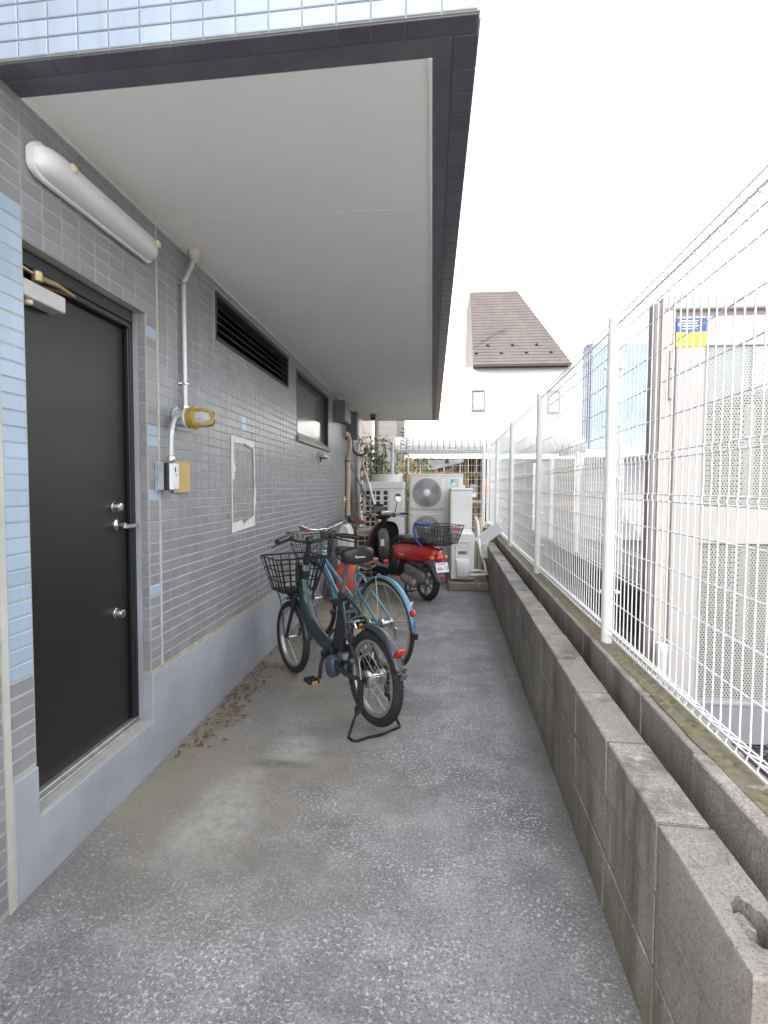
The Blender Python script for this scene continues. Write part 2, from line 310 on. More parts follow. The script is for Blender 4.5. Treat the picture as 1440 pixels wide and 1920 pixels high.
class MB:
    def __init__(s): s.v = []; s.f = []
    def add(s, vs, fs):
        o = len(s.v); s.v += [V(p) for p in vs]; s.f += [tuple(i + o for i in f) for f in fs]; return s
    def box(s, a, b, ch=0):
        x0, y0, z0 = (min(a[i], b[i]) for i in range(3)); x1, y1, z1 = (max(a[i], b[i]) for i in range(3))
        if ch <= 0:
            return s.add([(x0, y0, z0), (x1, y0, z0), (x1, y1, z0), (x0, y1, z0), (x0, y0, z1), (x1, y0, z1), (x1, y1, z1), (x0, y1, z1)],
                         [(0, 3, 2, 1), (4, 5, 6, 7), (0, 1, 5, 4), (1, 2, 6, 5), (2, 3, 7, 6), (3, 0, 4, 7)])
        ch = min(ch, (x1 - x0) * .45, (y1 - y0) * .45, (z1 - z0) * .45)
        bm = bmesh.new(); bmesh.ops.create_cube(bm, size=1)
        for v in bm.verts: v.co = V(((x0 + x1) / 2 + v.co.x * (x1 - x0), (y0 + y1) / 2 + v.co.y * (y1 - y0), (z0 + z1) / 2 + v.co.z * (z1 - z0)))
        bmesh.ops.bevel(bm, geom=bm.edges[:], offset=ch, segments=1, affect='EDGES', profile=.5)
        return s.bm(bm)
    def bm(s, bm, mx=None):
        bm.verts.index_update(); o = len(s.v)
        s.v += [(mx @ v.co if mx else v.co.copy()) for v in bm.verts]; s.f += [tuple(v.index + o for v in f.verts) for f in bm.faces]; bm.free(); return s
    def obox(s, c, half, R, ch=0):
        t = MB().box([-h for h in half], half, ch); R = R.to_3x3() if hasattr(R, 'to_3x3') else R
        return s.add([R @ v + V(c) for v in t.v], t.f)
    def tube(s, pts, r, n=8, cap=True, closed=False, smooth=0, flat=1.0):
        pts = smooth_path(pts, smooth) if smooth else [V(p) for p in pts]
        P = [pts[0]]
        for p in pts[1:]:
            if (p - P[-1]).length > 1e-6: P.append(p)
        if closed and (P[0] - P[-1]).length < 1e-6: P.pop()
        m = len(P); rs = r if isinstance(r, (list, tuple)) else [r] * m
        if len(rs) != m: rs = [rs[0] + (rs[-1] - rs[0]) * i / max(1, m - 1) for i in range(m)] if len(rs) == 2 else [rs[min(len(rs) - 1, int(i * len(rs) / m))] for i in range(m)]
        T = []
        for i in range(m):
            a = P[i - 1] if (i > 0 or closed) else P[i]; b = P[(i + 1) % m] if (i < m - 1 or closed) else P[i]
            T.append((b - a).normalized())
        u = T[0].orthogonal().normalized()
        if abs(T[0].z) < .95: u = (V((0, 0, 1)) - T[0] * T[0].z).normalized()
        vs = []
        for i in range(m):
            if i: u = (u - T[i] * u.dot(T[i]));
            if u.length < 1e-5: u = T[i].orthogonal()
            u.normalize(); w_ = T[i].cross(u)
            for k in range(n):
                a = 2 * PI * k / n; vs.append(P[i] + (u * math.cos(a) + w_ * math.sin(a) * flat) * rs[i])
        fs = []
        for i in range(m if closed else m - 1):
            j = (i + 1) % m
            for k in range(n):
                k2 = (k + 1) % n; fs.append((i * n + k, i * n + k2, j * n + k2, j * n + k))
        if cap and not closed: fs += [tuple(range(n))[::-1], tuple((m - 1) * n + k for k in range(n))]
        return s.add(vs, fs)
    def cyl(s, a, b, r, n=16, r2=None): return s.tube([a, b], [r, r2 if r2 is not None else r], n)
    def lathe(s, prof, c=(0, 0, 0), axis=(0, 0, 1), n=20):
        """prof: (radius, height) pairs along axis"""
        ax = V(axis).normalized(); u = ax.orthogonal().normalized(); w_ = ax.cross(u); c = V(c); vs = []; fs = []
        for r, h in prof:
            for k in range(n):
                a = 2 * PI * k / n; vs.append(c + ax * h + (u * math.cos(a) + w_ * math.sin(a)) * max(r, 1e-4))
        for i in range(len(prof) - 1):
            for k in range(n):
                k2 = (k + 1) % n; fs.append((i * n + k, i * n + k2, (i + 1) * n + k2, (i + 1) * n + k))
        fs += [tuple(range(n))[::-1], tuple((len(prof) - 1) * n + k for k in range(n))]
        return s.add(vs, fs)
    def prism(s, poly, d0, d1, fn, ch=0):
        """poly 2-D outline; fn(u, v, d) -> 3-D; optional chamfer shrinks the end rings"""
        n = len(poly); rings = []
        cx = sum(p[0] for p in poly) / n; cy = sum(p[1] for p in poly) / n
        def shrink(k): return [(cx + (p[0] - cx) * k, cy + (p[1] - cy) * k) for p in poly]
        if ch:
            sz = max(max(p[0] for p in poly) - min(p[0] for p in poly), max(p[1] for p in poly) - min(p[1] for p in poly)); k = 1 - 2 * ch / sz
            sg = 1 if d1 > d0 else -1
            rings = [(shrink(k), d0), (poly, d0 + ch * sg), (poly, d1 - ch * sg), (shrink(k), d1)]
        else: rings = [(poly, d0), (poly, d1)]
        vs = [fn(p[0], p[1], d) for ring, d in rings for p in ring]; fs = []
        for i in range(len(rings) - 1):
            for k in range(n):
                k2 = (k + 1) % n; fs.append((i * n + k, i * n + k2, (i + 1) * n + k2, (i + 1) * n + k))
        fs += [tuple(range(n))[::-1], tuple((len(rings) - 1) * n + k for k in range(n))]
        return s.add(vs, fs)
    def loft(s, rings, close=True, cap=True):
        n = len(rings[0]); vs = [p for r in rings for p in r]; fs = []
        for i in range(len(rings) - 1):
            for k in range(n if close else n - 1):
                k2 = (k + 1) % n; fs.append((i * n + k, i * n + k2, (i + 1) * n + k2, (i + 1) * n + k))
        if cap: fs += [tuple(range(n))[::-1], tuple((len(rings) - 1) * n + k for k in range(n))]
        return s.add(vs, fs)
    def sphere(s, c, r, nu=12, nv=8, sq=(1, 1, 1)):
        pr = [(math.sin(PI * i / nv), -math.cos(PI * i / nv)) for i in range(nv + 1)]
        t = MB().lathe(pr, n=nu); return s.add([V(c) + V((v.x * r * sq[0], v.y * r * sq[1], v.z * r * sq[2])) for v in t.v], t.f)
    def mesh(s, name, m, smooth=True, ang=35):
        me = bpy.data.meshes.new(name); me.from_pydata([tuple(v) for v in s.v], [], s.f)
        bm = bmesh.new(); bm.from_mesh(me); bmesh.ops.recalc_face_normals(bm, faces=bm.faces[:]); bm.to_mesh(me); bm.free()
        if m: me.materials.append(m)
        if smooth:
            me.polygons.foreach_set('use_smooth', [True] * len(me.polygons)); me.set_sharp_from_angle(angle=math.radians(ang))
        me.update(); return me

OFF = {}          # world offset of roots built in world coordinates
def tag(o, label=None, cat=None, group=None, kind=None):
    if label: o['label'] = label
    if cat: o['category'] = cat
    if group: o['group'] = group
    if kind: o['kind'] = kind
    return o
def thing(name, label, cat, loc=(0, 0, 0), rz=None, group=None):
    """Empty at a thing's base; rz given: children use local axes, otherwise they are written in world coordinates"""
    o = bpy.data.objects.new(name, None); col.objects.link(o); o.location = loc; o.empty_display_size = .1
    if rz is None: OFF[o] = V(loc)
    else: o.rotation_euler.z = rz; OFF[o] = V((0, 0, 0))
    return tag(o, label, cat, group)
def part(mb, name, m, parent, label=None, kind=None, smooth=True, ang=35):
    off = OFF.get(parent, V((0, 0, 0)))
    if off.length: mb.v = [v - off for v in mb.v]
    o = bpy.data.objects.new(name, mb.mesh(name, m, smooth, ang)); col.objects.link(o); o.parent = parent; OFF[o] = off
    if label: o['label'] = label
    if kind: o['kind'] = kind
    return o
def solo(mb, name, m, label, cat, group=None, kind=None, smooth=True, ang=35):
    xs = [v.x for v in mb.v]; ys = [v.y for v in mb.v]; zs = [v.z for v in mb.v]
    c = V(((min(xs) + max(xs)) / 2, (min(ys) + max(ys)) / 2, min(zs))); mb.v = [v - c for v in mb.v]
    o = bpy.data.objects.new(name, mb.mesh(name, m, smooth, ang)); col.objects.link(o); o.location = c
    return tag(o, label, cat, group, kind)
def struct(mb, name, m, smooth=False): return tag(part(mb, name, m, None, smooth=smooth), kind='structure')
def inst(me, name, parent, loc, rot=None):
    o = bpy.data.objects.new(name, me); col.objects.link(o); o.parent = parent; o.location = V(loc) - OFF.get(parent, V((0, 0, 0)))
    if rot: o.rotation_euler = rot
    return o
def text_mesh(s, size, m, name='lettering'):
    cu = bpy.data.curves.new('t', 'FONT'); cu.body = s; cu.size = size; cu.align_x = 'CENTER'; cu.align_y = 'CENTER'; cu.extrude = .0004
    t = bpy.data.objects.new('t', cu); col.objects.link(t)
    bpy.context.view_layer.update()
    me = bpy.data.meshes.new_from_object(t.evaluated_get(bpy.context.evaluated_depsgraph_get())); me.name = name
    bpy.data.objects.remove(t); bpy.data.curves.remove(cu)
    me.materials.clear(); me.materials.append(m); return me
def text(s, size, m, parent, mx, name='lettering'):
    o = bpy.data.objects.new(name, text_mesh(s, size, m, name)); col.objects.link(o); o.parent = parent
    mm = mx.copy(); mm.translation = mm.translation - OFF.get(parent, V((0, 0, 0))); o.matrix_local = mm; return o
def frame_mx(c, xax, zax):
    x = V(xax).normalized(); z = V(zax).normalized(); y = z.cross(x).normalized(); x = y.cross(z)
    return Matrix(((x.x, y.x, z.x, c[0]), (x.y, y.y, z.y, c[1]), (x.z, y.z, z.z, c[2]), (0, 0, 0, 1)))

#@@GEOM
# ================================================================ ground
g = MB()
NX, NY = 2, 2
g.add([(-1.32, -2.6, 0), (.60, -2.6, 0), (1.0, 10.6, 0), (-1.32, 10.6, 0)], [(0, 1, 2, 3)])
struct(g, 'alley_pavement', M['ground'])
struct(MB().add([(-12, -14, -.012), (12, -14, -.012), (12, -2.2, -.012), (-12, -2.2, -.012)], [(0, 1, 2, 3)]), 'bounce_ground', M['bounce_ground'])  # unseen pale ground behind the camera, added to bounce light onto the soffit
struct(MB().add([(-120, -60, -.03), (160, -60, -.03), (160, 260, -.03), (-120, 260, -.03)], [(0, 1, 2, 3)]), 'ground', M['asphalt'])
# loose dark gravel beside the cabinets
gr = MB(); rg = random.Random(3)
for i in range(2600):
    x = 1.0 + rg.random() * 1.7; y = 1.0 + rg.random() ** 1.3 * 1.95; r = .008 + rg.random() * .010
    q = [V((rg.uniform(-1, 1), rg.uniform(-1, 1), rg.uniform(-1, 1))).normalized() * r * rg.uniform(.7, 1.2) for k in range(6)]
    c = V((x, y, -.03 + r * .5))
    o = [c + V((r, 0, 0)) + q[0] * .3, c + V((0, r, 0)) + q[1] * .3, c + V((-r, 0, 0)) + q[2] * .3, c + V((0, -r, 0)) + q[3] * .3, c + V((0, 0, r * .8)) + q[4] * .3, c + V((0, 0, -r * .6))]
    gr.add(o, [(0, 1, 4), (1, 2, 4), (2, 3, 4), (3, 0, 4), (1, 0, 5), (2, 1, 5), (3, 2, 5), (0, 3, 5)])
solo(gr, 'gravel', M['gravel'], 'dark loose gravel behind the white mesh fence in front of the beige screen', 'gravel', kind='stuff', smooth=False)
# leaf litter along the plinth
ll = MB(); rl = random.Random(5)
for i in range(330):
    y = rl.gauss(3.25, .55)
    if not 2.45 < y < 4.6: continue
    x = -1.275 + abs(rl.gauss(0, .085)) * (1.0 if y < 3.8 else .6); a = rl.random() * 6.28; L_ = rl.uniform(.004, .017); wd = L_ * rl.uniform(.25, .6)
    u = V((math.cos(a), math.sin(a), rl.uniform(-.2, .2))) * L_; n = V((-math.sin(a), math.cos(a), rl.uniform(-.3, .3))) * wd; c = V((x, y, .006 + rl.random() * .006)); k = V((0, 0, L_ * .3))
    ll.add([c - u, c + n, c + u, c - n, c + k], [(0, 3, 4), (3, 2, 4), (2, 1, 4), (1, 0, 4), (0, 1, 2, 3)])
for i in range(12):
    y = rl.uniform(2.6, 3.6); x = -1.24 + rl.random() * .12; a = rl.random() * 6.28
    ll.tube([(x, y, .008), (x + math.cos(a) * .04, y + math.sin(a) * .04, .018), (x + math.cos(a + .5) * .09, y + math.sin(a + .5) * .09, .008)], .0016, 4)
solo(ll, 'leaf_litter', M['dead'], 'dry brown leaves and twigs gathered along the foot of the grey plinth', 'leaf litter', kind='stuff', smooth=False)

# ================================================================ the tiled building on the left
def sk(mb):
    """the overhang's front edge runs slightly out of square with the wall"""
    for v in mb.v:
        if 1.4 < v.y < 1.62 and v.z > 2.5: v.y -= .038 * (max(v.x, -1.6) + .58)
    return mb
WX = -1.30
bd = thing('apartment_building', 'grey and pale blue tiled building with deep white soffit and dark metal door', 'building', (-1.3, 1.5, 0))
OP = [(1.62, 2.35, .24, 2.12), (3.14, 4.76, 2.215, 2.505), (5.05, 6.64, 1.80, 2.46)]    # door, louvre, window
def slab(mb, x0, x1, y0, y1, z0, z1, ops):
    ys = sorted({y0, y1, *[o[0] for o in ops], *[o[1] for o in ops]})
    for a, b in zip(ys, ys[1:]):
        cut = [o for o in ops if o[0] <= a + 1e-6 and o[1] >= b - 1e-6]
        z = z0
        for o in sorted(cut, key=lambda o: o[2]):
            if o[2] > z: mb.box((x0, a, z), (x1, b, o[2]))
            z = o[3]
        if z < z1: mb.box((x0, a, z), (x1, b, z1))
wall = MB(); slab(wall, WX - .32, WX - .0018, -1.5, 9.62, 0, 2.75, OP)
wall_o = part(wall, 'wall', M['grout'], bd, smooth=False)
core = MB().box((-9, -1.5, 0), (WX - .33, 9.6, 7)).box((-9, 1.64, 2.76), (.105, 9.99, 7)).box((-1.62, -1.5, 2.76), (WX - .004, 1.485, 7))  # unseen upper storeys; height and near end shaped to block the sun
part(sk(core), 'wall', M['tile'], bd, smooth=False)
up = part(sk(MB().box((-1.6, 1.476, 2.566), (.112, 1.49, 7)).box((-1.6, 1.491, 2.77), (.104, 1.639, 7)).box((.105, 1.4905, 2.566), (.112, 9.99, 7)).box((WX, 9.9905, 2.566), (.112, 10.0, 7))), 'overhang', M['sealant'], bd, smooth=False)

def tile_mesh(lx, lz, m, name='tile'):
    """tile facing +X, centre of the back at the origin"""
    c = .0025; t = .006
    vs = []
    for x, k in ((0, 0), (t - .0015, 0), (t, c)):
        for y, z in ((-1, -1), (1, -1), (1, 1), (-1, 1)): vs.append((x, y * (lx / 2 - k), z * (lz / 2 - k)))
    fs = [(8, 9, 10, 11)]
    for i in (0, 4):
        for k in range(4): fs.append((i + k, i + (k + 1) % 4, i + 4 + (k + 1) % 4, i + 4 + k))
    return MB().add(vs, fs).mesh(name, m, False)
PY, PZ, Y0, Z0 = .0931, .05, 1.617, .47
TL, TH = .0890, .0444
tm = {k: tile_mesh(TL, TH, M[k]) for k in ('tile', 'tile_blue')}
tile_list = []                                   # (distance, material, y, z, length, height)
accent = {(3, 26), (3, 27), (4, 26), (5, 24)}
def accent_at(y, z): return any(abs(y - a) < .05 and abs(z - b) < .027 for a, b in [(3.585, 1.795), (3.585, 1.745), (6.69, 1.745), (6.69, 1.695)])
R0 = range(0, 42)
for r in R0:
    z = Z0 + PZ * (r + .5)
    for cidx in range(-1, 90):
        y = Y0 + PY * (cidx + .5)
        lx = TL
        if y > 9.60: break
        if y < 1.60:                                    # narrow strip between the joint and the door
            y, lx = 1.5665, .100
        elif 2.35 < y < 2.46: y, lx = 2.397, .086
        
        if y < 1.6 and z < .42: continue
        if any(o[0] - .01 < y < o[1] + .01 and o[2] - .01 < z < o[3] + .01 for o in OP): continue
        k = 'tile'
        if y < 1.6: k = 'tile_blue' if .72 < z < 2.24 else 'tile'
        elif 2.35 < y < 2.46:
            k = 'tile_blue' if r in (31, 22, 21, 16, 7) else 'tile'
        elif accent_at(y, z): k = 'tile_blue'
        tile_list.append((y, k, z, lx))
tile_list += [(1.5665, 'tile', .4455, .100)]
# tiles left of the sealant joint
for r in range(-9, 42):
    for cidx in range(0, 6):
        tile_list.append((1.487 - PY * (cidx + .5), 'tile_blue' if (.75 < Z0 + PZ * (r + .5) < 2.24) else 'tile', Z0 + PZ * (r + .5), TL))
# front face of the overhang
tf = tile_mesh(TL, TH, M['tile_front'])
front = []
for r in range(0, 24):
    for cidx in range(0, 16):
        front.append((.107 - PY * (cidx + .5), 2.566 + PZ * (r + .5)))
def seen(y, z): return (WX / max(y, .9)) > -.98 and y > 1.3
cand = [(1 / max(.5, (y * y + 1.69 + (z - 1.34) ** 2)) * abs(WX) / math.sqrt(y * y + 1.69), ('w', y, k, z, lx)) for y, k, z, lx in tile_list if seen(y, z) and y > 1.495]
cand += [(1 / (x * x + 2.2 + (z - 1.34) ** 2) * .8, ('f', x, z)) for x, z in front if z < 2.76]
cand.sort(key=lambda t: -t[0]); best = {c[1] for c in cand[:298]}
rest = {'tile': MB(), 'tile_blue': MB(), 'tile_front': MB()}
odd = {}
rt = random.Random(11)
for y, k, z, lx in tile_list:
    lift = rt.uniform(-.0007, .0007)
    if ('w', y, k, z, lx) in best:
        if (k, lx) not in odd: odd[(k, lx)] = tm[k] if lx == TL else tile_mesh(lx, TH, M[k])
        inst(odd[(k, lx)], 'tile', wall_o, (WX - .006 + lift, y, z), (0, rt.uniform(-.010, .010), rt.uniform(-.007, .007)))
    else:
        c = .0025; x0 = WX - .006 + lift
        tl_, tz_ = rt.uniform(-.0004, .0004), rt.uniform(-.0004, .0004)
        rest[k].add([(x0 + (0, .0045, .006)[i // 4] + s * tl_ + t * tz_, y + s * (lx / 2 - (c if i >= 8 else 0)), z + t * (TH / 2 - (c if i >= 8 else 0))) for i, (s, t) in enumerate([(-1, -1), (1, -1), (1, 1), (-1, 1)] * 3)],
                    [(8, 9, 10, 11)] + [(i + q, i + (q + 1) % 4, i + 4 + (q + 1) % 4, i + 4 + q) for i in (0, 4) for q in range(4)])
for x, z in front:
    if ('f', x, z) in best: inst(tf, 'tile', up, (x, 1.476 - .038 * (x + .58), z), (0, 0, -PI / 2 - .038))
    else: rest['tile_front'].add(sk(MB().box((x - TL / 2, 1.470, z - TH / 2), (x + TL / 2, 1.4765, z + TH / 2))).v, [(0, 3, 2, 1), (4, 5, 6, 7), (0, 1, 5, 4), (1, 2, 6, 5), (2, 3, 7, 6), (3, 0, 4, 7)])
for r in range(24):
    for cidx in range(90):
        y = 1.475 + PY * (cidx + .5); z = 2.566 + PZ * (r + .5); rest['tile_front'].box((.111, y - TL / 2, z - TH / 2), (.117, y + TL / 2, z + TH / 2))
# one further part holds the many small far tiles
fm = MB(); mats_i = []
for k in ('tile', 'tile_blue'):
    fm.add(rest[k].v, rest[k].f); mats_i += [0 if k == 'tile' else 1] * len(rest[k].f)
fo = part(fm, 'tile_field', M['tile'], wall_o, kind='stuff', smooth=False)
fo.data.materials.append(M['tile_blue']); fo.data.polygons.foreach_set('material_index', mats_i)
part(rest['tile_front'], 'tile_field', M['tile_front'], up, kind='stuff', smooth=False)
# tiled reveal to the right of the door
rv = MB()
for r in range(0, 33):
    z = Z0 + PZ * (r + .5); rv.box((WX - .034, 2.346, z - TH / 2), (WX - .004, 2.3505, z + TH / 2), .0012)
part(rv, 'reveal_tiles', M['tile'], wall_o, kind='stuff', smooth=False)
# joints, plinth
sj = MB().box((WX - .006, 1.488, .0), (WX + .004, 1.512, 2.56)).box((WX - .004, 2.443, .47), (WX + .003, 2.4565, 2.553))
part(sj, 'sealant_joint', M['sealant'], bd, smooth=False)
pl = MB()
pl.box((WX - .03, 1.513, 0), (WX + .006, 1.622, .405), .003)
pl.box((WX - .03, 1.6225, 0), (WX + .006, 2.348, .232), .003)
pl.box((WX - .06, 2.3485, 0), (WX + .006, 9.62, .455), .003)
pl.box((WX - .16, 1.6205, .18), (WX - .031, 2.3495, .232))
plo = part(pl, 'plinth', M['plinth'], bd)
part(MB().box((WX - .012, 2.354, .4555), (WX + .003, 9.61, .469), .001), 'plinth_mortar_line', M['yellow_mortar'], bd)
# door
dr = MB().box((WX - .125, 1.600, .262), (WX - .085, 2.318, 2.062), .002)
door = part(dr, 'door', M['door'], bd)
fr = MB()
for a, b in (((-.10, 2.3195, .262), (-.058, 2.3495, 2.118)), ((-.082, 2.306, .262), (-.062, 2.3192, 2.068)), ((-.10, 1.60, 2.064), (-.045, 2.3192, 2.118)), ((-.080, 1.60, 2.040), (-.050, 2.3056, 2.0635)), ((-.13, 1.5995, .24), (-.05, 1.6195, 2.12))):
    fr.box((WX + a[0], a[1], a[2]), (WX + b[0], b[1], b[2]), .003)
part(fr, 'door_frame', M['frame_black'], door)
part(MB().box((WX - .057, 2.336, .24), (WX - .036, 2.3485, 2.118)), 'frame_sealant', M['plinth'], door, smooth=False)
th = MB().box((WX - .122, 1.6215, .233), (WX - .040, 2.336, .252), .002).box((WX - .086, 1.6215, .2525), (WX - .060, 2.336, .262), .002)
part(th, 'threshold', M['steel_worn'], door)
for zz in (1.245, .775):
    lk = MB().lathe([(.024, 0), (.024, .004), (.0215, .006), (.0185, .030), (.017, .034), (.012, .0355), (.0, .0355)], (WX - .085, 2.215, zz), (1, 0, 0), 24)
    lko = part(lk, 'lock_cylinder', M['steel'], door)
    part(MB().box((WX - .0505, 2.2145, zz - .006), (WX - .0488, 2.2165, zz + .006)), 'keyhole', M['print_black'], door)
hd = MB().lathe([(.024, 0), (.024, .006), (.015, .010), (.011, .014), (.011, .045), (.0, .045)], (WX - .085, 2.225, 1.165), (1, 0, 0), 20)
hd.box((WX - .046, 2.205, 1.151), (WX - .030, 2.315, 1.168), .004)
part(hd, 'lever_handle', M['steel'], door)
# door closer
cl = MB().box((WX - .083, 1.605, 1.955), (WX - .020, 1.845, 2.012), .004)
clo = part(cl, 'door_closer', M['closer'], door)
part(MB().lathe([(.014, 0), (.016, .004), (.016, .012), (.012, .016)], (WX - .045, 1.69, 1.955), (0, 0, -1), 16), 'adjusting_cap', M['plastic_cream'], door)
am = MB().tube([(WX - .03, 1.72, 2.040), (WX - .02, 1.80, 2.042), (WX - .045, 1.925, 2.046)], [.011, .009, .007], 8)
am.tube([(WX - .045, 1.925, 2.046), (WX - .07, 1.75, 2.030)], .006, 6).tube([(WX - .03, 1.72, 2.040), (WX - .035, 1.66, 2.050), (WX - .06, 1.60, 2.054)], .005, 6)
am.lathe([(.016, -.016), (.018, -.010), (.018, .014), (.012, .020)], (WX - .028, 1.715, 2.038), (0, 0, 1), 14)
part(am, 'closer_arm', M['brass'], door)
# soffit
ys = [1.602, 2.40, 3.31, 4.22, 5.13, 6.04, 6.95, 7.86, 8.77, 9.80]
SZ = 2.556
for a, b in zip(ys, ys[1:]):
    part(sk(MB().box((WX + .012, a + .0018, SZ), (-.022, b - .0018, SZ + .009))), 'soffit_board', M['soffit'], bd, smooth=False)
part(sk(MB().box((WX - .004, 1.603, SZ + .0010), (-.023, 9.799, SZ + .0085))), 'soffit_backing', M['plastic_white'], bd, smooth=False)
tr = MB().box((WX, 1.601, SZ - .004), (WX + .0115, 9.80, SZ + .009)).box((-.0215, 1.601, SZ - .006), (-.010, 9.80, SZ + .009))
part(sk(tr), 'soffit_trim', M['soffit'], bd, smooth=False)
sf = MB().box((WX - .1, 1.532, SZ - .001), (.045, 1.600, SZ + .012)).box((-.0095, 1.6005, SZ - .001), (.045, 9.90, SZ + .012)).box((WX, 9.8015, SZ - .001), (-.010, 9.90, SZ + .012)).box((WX - .1, 1.60, SZ + .0121), (.04, 1.605, SZ + .02))
part(sk(sf), 'soffit_border', M['soffit_frame'], bd, smooth=False)
part(sk(MB().box((WX - .1, 1.478, SZ + .0008), (.110, 1.5315, SZ + .012)).box((.0455, 1.532, SZ + .0008), (.110, 9.99, SZ + .012))), 'edge_bedding', M['grout_dark'], bd, smooth=False)
et = MB()
for i in range(16):
    x = .107 - PY * (i + .5); et.box((x - TL / 2, 1.474, SZ - .0006), (x + TL / 2, 1.5305, SZ + .0035), .0012)
for i in range(90):
    y = 1.5345 + PY * (i + .5); et.box((.0470, y - TL / 2, SZ - .001), (.1145, y + TL / 2, SZ + .0035), .0012)
part(sk(et), 'edge_tiles', M['tile_dark'], bd, kind='stuff', smooth=False)
# louvre
lv = MB(); y0, y1, z0, z1 = OP[1]; X = WX
lv.box((X - .09, y0, z1 - .03), (X + .006, y1, z1), .002).box((X - .09, y0, z0), (X + .004, y1, z0 + .018), .002).box((X - .09, y0, z0 + .0185), (X + .004, y0 + .02, z1 - .0305), .002).box((X - .09, y1 - .035, z0 + .0185), (X + .006, y1, z1 - .0305), .002)
lvo = part(lv, 'louvre', M['bronze'], bd)
part(MB().box((X - .30, y0, z0), (X - .10, y1, z1)), 'louvre_back', M['frame_black'], lvo, smooth=False)  # black box stands for the dark interior behind the slats
sm_ = MB().add([(.0, 0, -.020), (.004, 0, -.020), (-.050, 0, .026), (-.054, 0, .026)] + [(.0, y1 - y0 - .057, -.020), (.004, y1 - y0 - .057, -.020), (-.050, y1 - y0 - .057, .026), (-.054, y1 - y0 - .057, .026)], [(0, 1, 2, 3), (7, 6, 5, 4), (0, 4, 5, 1), (1, 5, 6, 2), (2, 6, 7, 3), (3, 7, 4, 0)]).mesh('slat', M['louvre'], False)
for i in range(5): inst(sm_, 'slat', lvo, (X - .012, y0 + .021, z0 + .045 + i * .047))
# window
y0, y1, z0, z1 = OP[2]; wf = MB()
wf.box((X - .1, y0, z1 - .035), (X + .005, y1, z1), .002).box((X - .1, y0, z0 + .0), (X + .012, y1, z0 + .03), .002).box((X - .1, y0, z0 + .0305), (X + .002, y0 + .03, z1 - .0355), .002).box((X - .1, y1 - .06, z0 + .0305), (X + .005, y1, z1 - .0355), .002)
wf.box((X - .07, y1 - .13, z0 + .031), (X - .035, y1 - .0605, z1 - .036), .002).box((X - .07, y0 + .031, z0 + .031), (X - .035, y1 - .1305, z0 + .075), .002).box((X - .07, y0 + .031, z1 - .085), (X - .035, y1 - .1305, z1 - .036), .002).box((X - .02, y0 + .0305, z0 + .0305), (X - .012, y1 - .0605, z0 + .042))
wfo = part(wf, 'window', M['bronze'], bd)
part(MB().box((X - .054, y0 + .031, z0 + .0755), (X - .048, y1 - .1305, z1 - .0855)), 'pane', M['glass_frost'], wfo, smooth=False)
part(MB().box((X - .02, y0 - .02, z0 - .028), (X + .028, y1 + .02, z0 - .0005), .002), 'window_sill', M['louvre'], wfo)

# ================================================================ things fixed to the wall
# fluorescent lamp
fl = thing('wall_lamp', 'long white plastic fluorescent lamp above the dark door', 'lamp', (WX, 1.98, 2.39))
y0, y1, zc = 1.645, 2.365, 2.392
prof = []
rings = []
def ring(y, k, d0=0):
    o = []
    for i in range(17):
        a = -PI / 2 + PI * i / 16
        o.append(V((WX + .022 + d0 + max(0, math.cos(a)) ** .75 * .062 * k, y, zc + math.sin(a) * .051 * (.35 + .65 * k))))
    o += [V((WX + .004, y, zc + .050 * k)), V((WX + .004, y, zc - .050 * k))]
    return o
L_ = [(y0 - .004, .05), (y0, .35), (y0 + .012, .66), (y0 + .04, .90), (y0 + .08, 1), ((y0 + y1) / 2, 1), (y1 - .08, 1), (y1 - .04, .90), (y1 - .012, .66), (y1, .35), (y1 + .004, .05)]
part(MB().loft([ring(y, k) for y, k in L_]), 'lamp_cover', M['plastic_white'], fl, ang=60)
bs_ = MB()
def ring2(y, k): return [V((WX + x, y, zc + z * k)) for x, z in ((.003, .052), (.016, .060), (.026, .058), (.028, .052), (.028, -.052), (.026, -.058), (.016, -.060), (.003, -.052))]
part(MB().loft([ring2(y0 - .006, .45), ring2(y0 + .004, .75), ring2(y0 + .03, 1), ring2(y1 - .03, 1), ring2(y1 - .004, .75), ring2(y1 + .006, .45)]), 'lamp_base', M['plastic_white'], fl)
for yy in (y0 + .115, y1 - .045): part(MB().lathe([(.016, 0), (.016, .008), (.011, .012)], (WX + .077, yy, zc + .018), (1, 0, .25), 14), 'fixing_knob', M['plastic_cream'], fl)
# lamp on conduit
bc = thing('bulkhead_lamp', 'ribbed glass lamp in ochre metal guard on a galvanised conduit', 'lamp', (WX, 2.66, 1.69))
part(MB().tube([(WX + .06, 2.735, 2.553), (WX + .055, 2.72, 2.49), (WX + .03, 2.688, 2.40), (WX + .022, 2.682, 2.33), (WX + .022, 2.682, 1.745)], .0125, 12, smooth=5), 'conduit', M['conduit'], bc)
part(MB().tube([(WX + .04, 2.590, 1.682), (WX + .04, 2.535, 1.672), (WX + .04, 2.50, 1.61), (WX + .038, 2.492, 1.54), (WX + .038, 2.492, 1.462)], .0125, 12, smooth=6), 'conduit', M['conduit'], bc)
part(MB().lathe([(.038, 0), (.038, .02), (.022, .045), (.0125, .06)], (WX + .06, 2.735, 2.5555), (0, 0, -1), 14), 'conduit_gland', M['sealant'], bc)
for zz in (2.37, 1.865):
    part(MB().box((WX + .0015, 2.645, zz - .010), (WX + .006, 2.690, zz + .010)).tube([(WX + .004, 2.667, zz), (WX + .03, 2.666, zz), (WX + .037, 2.682, zz), (WX + .03, 2.697, zz), (WX + .004, 2.70, zz)], .005, 6), 'conduit_clip', M['chrome'], bc)
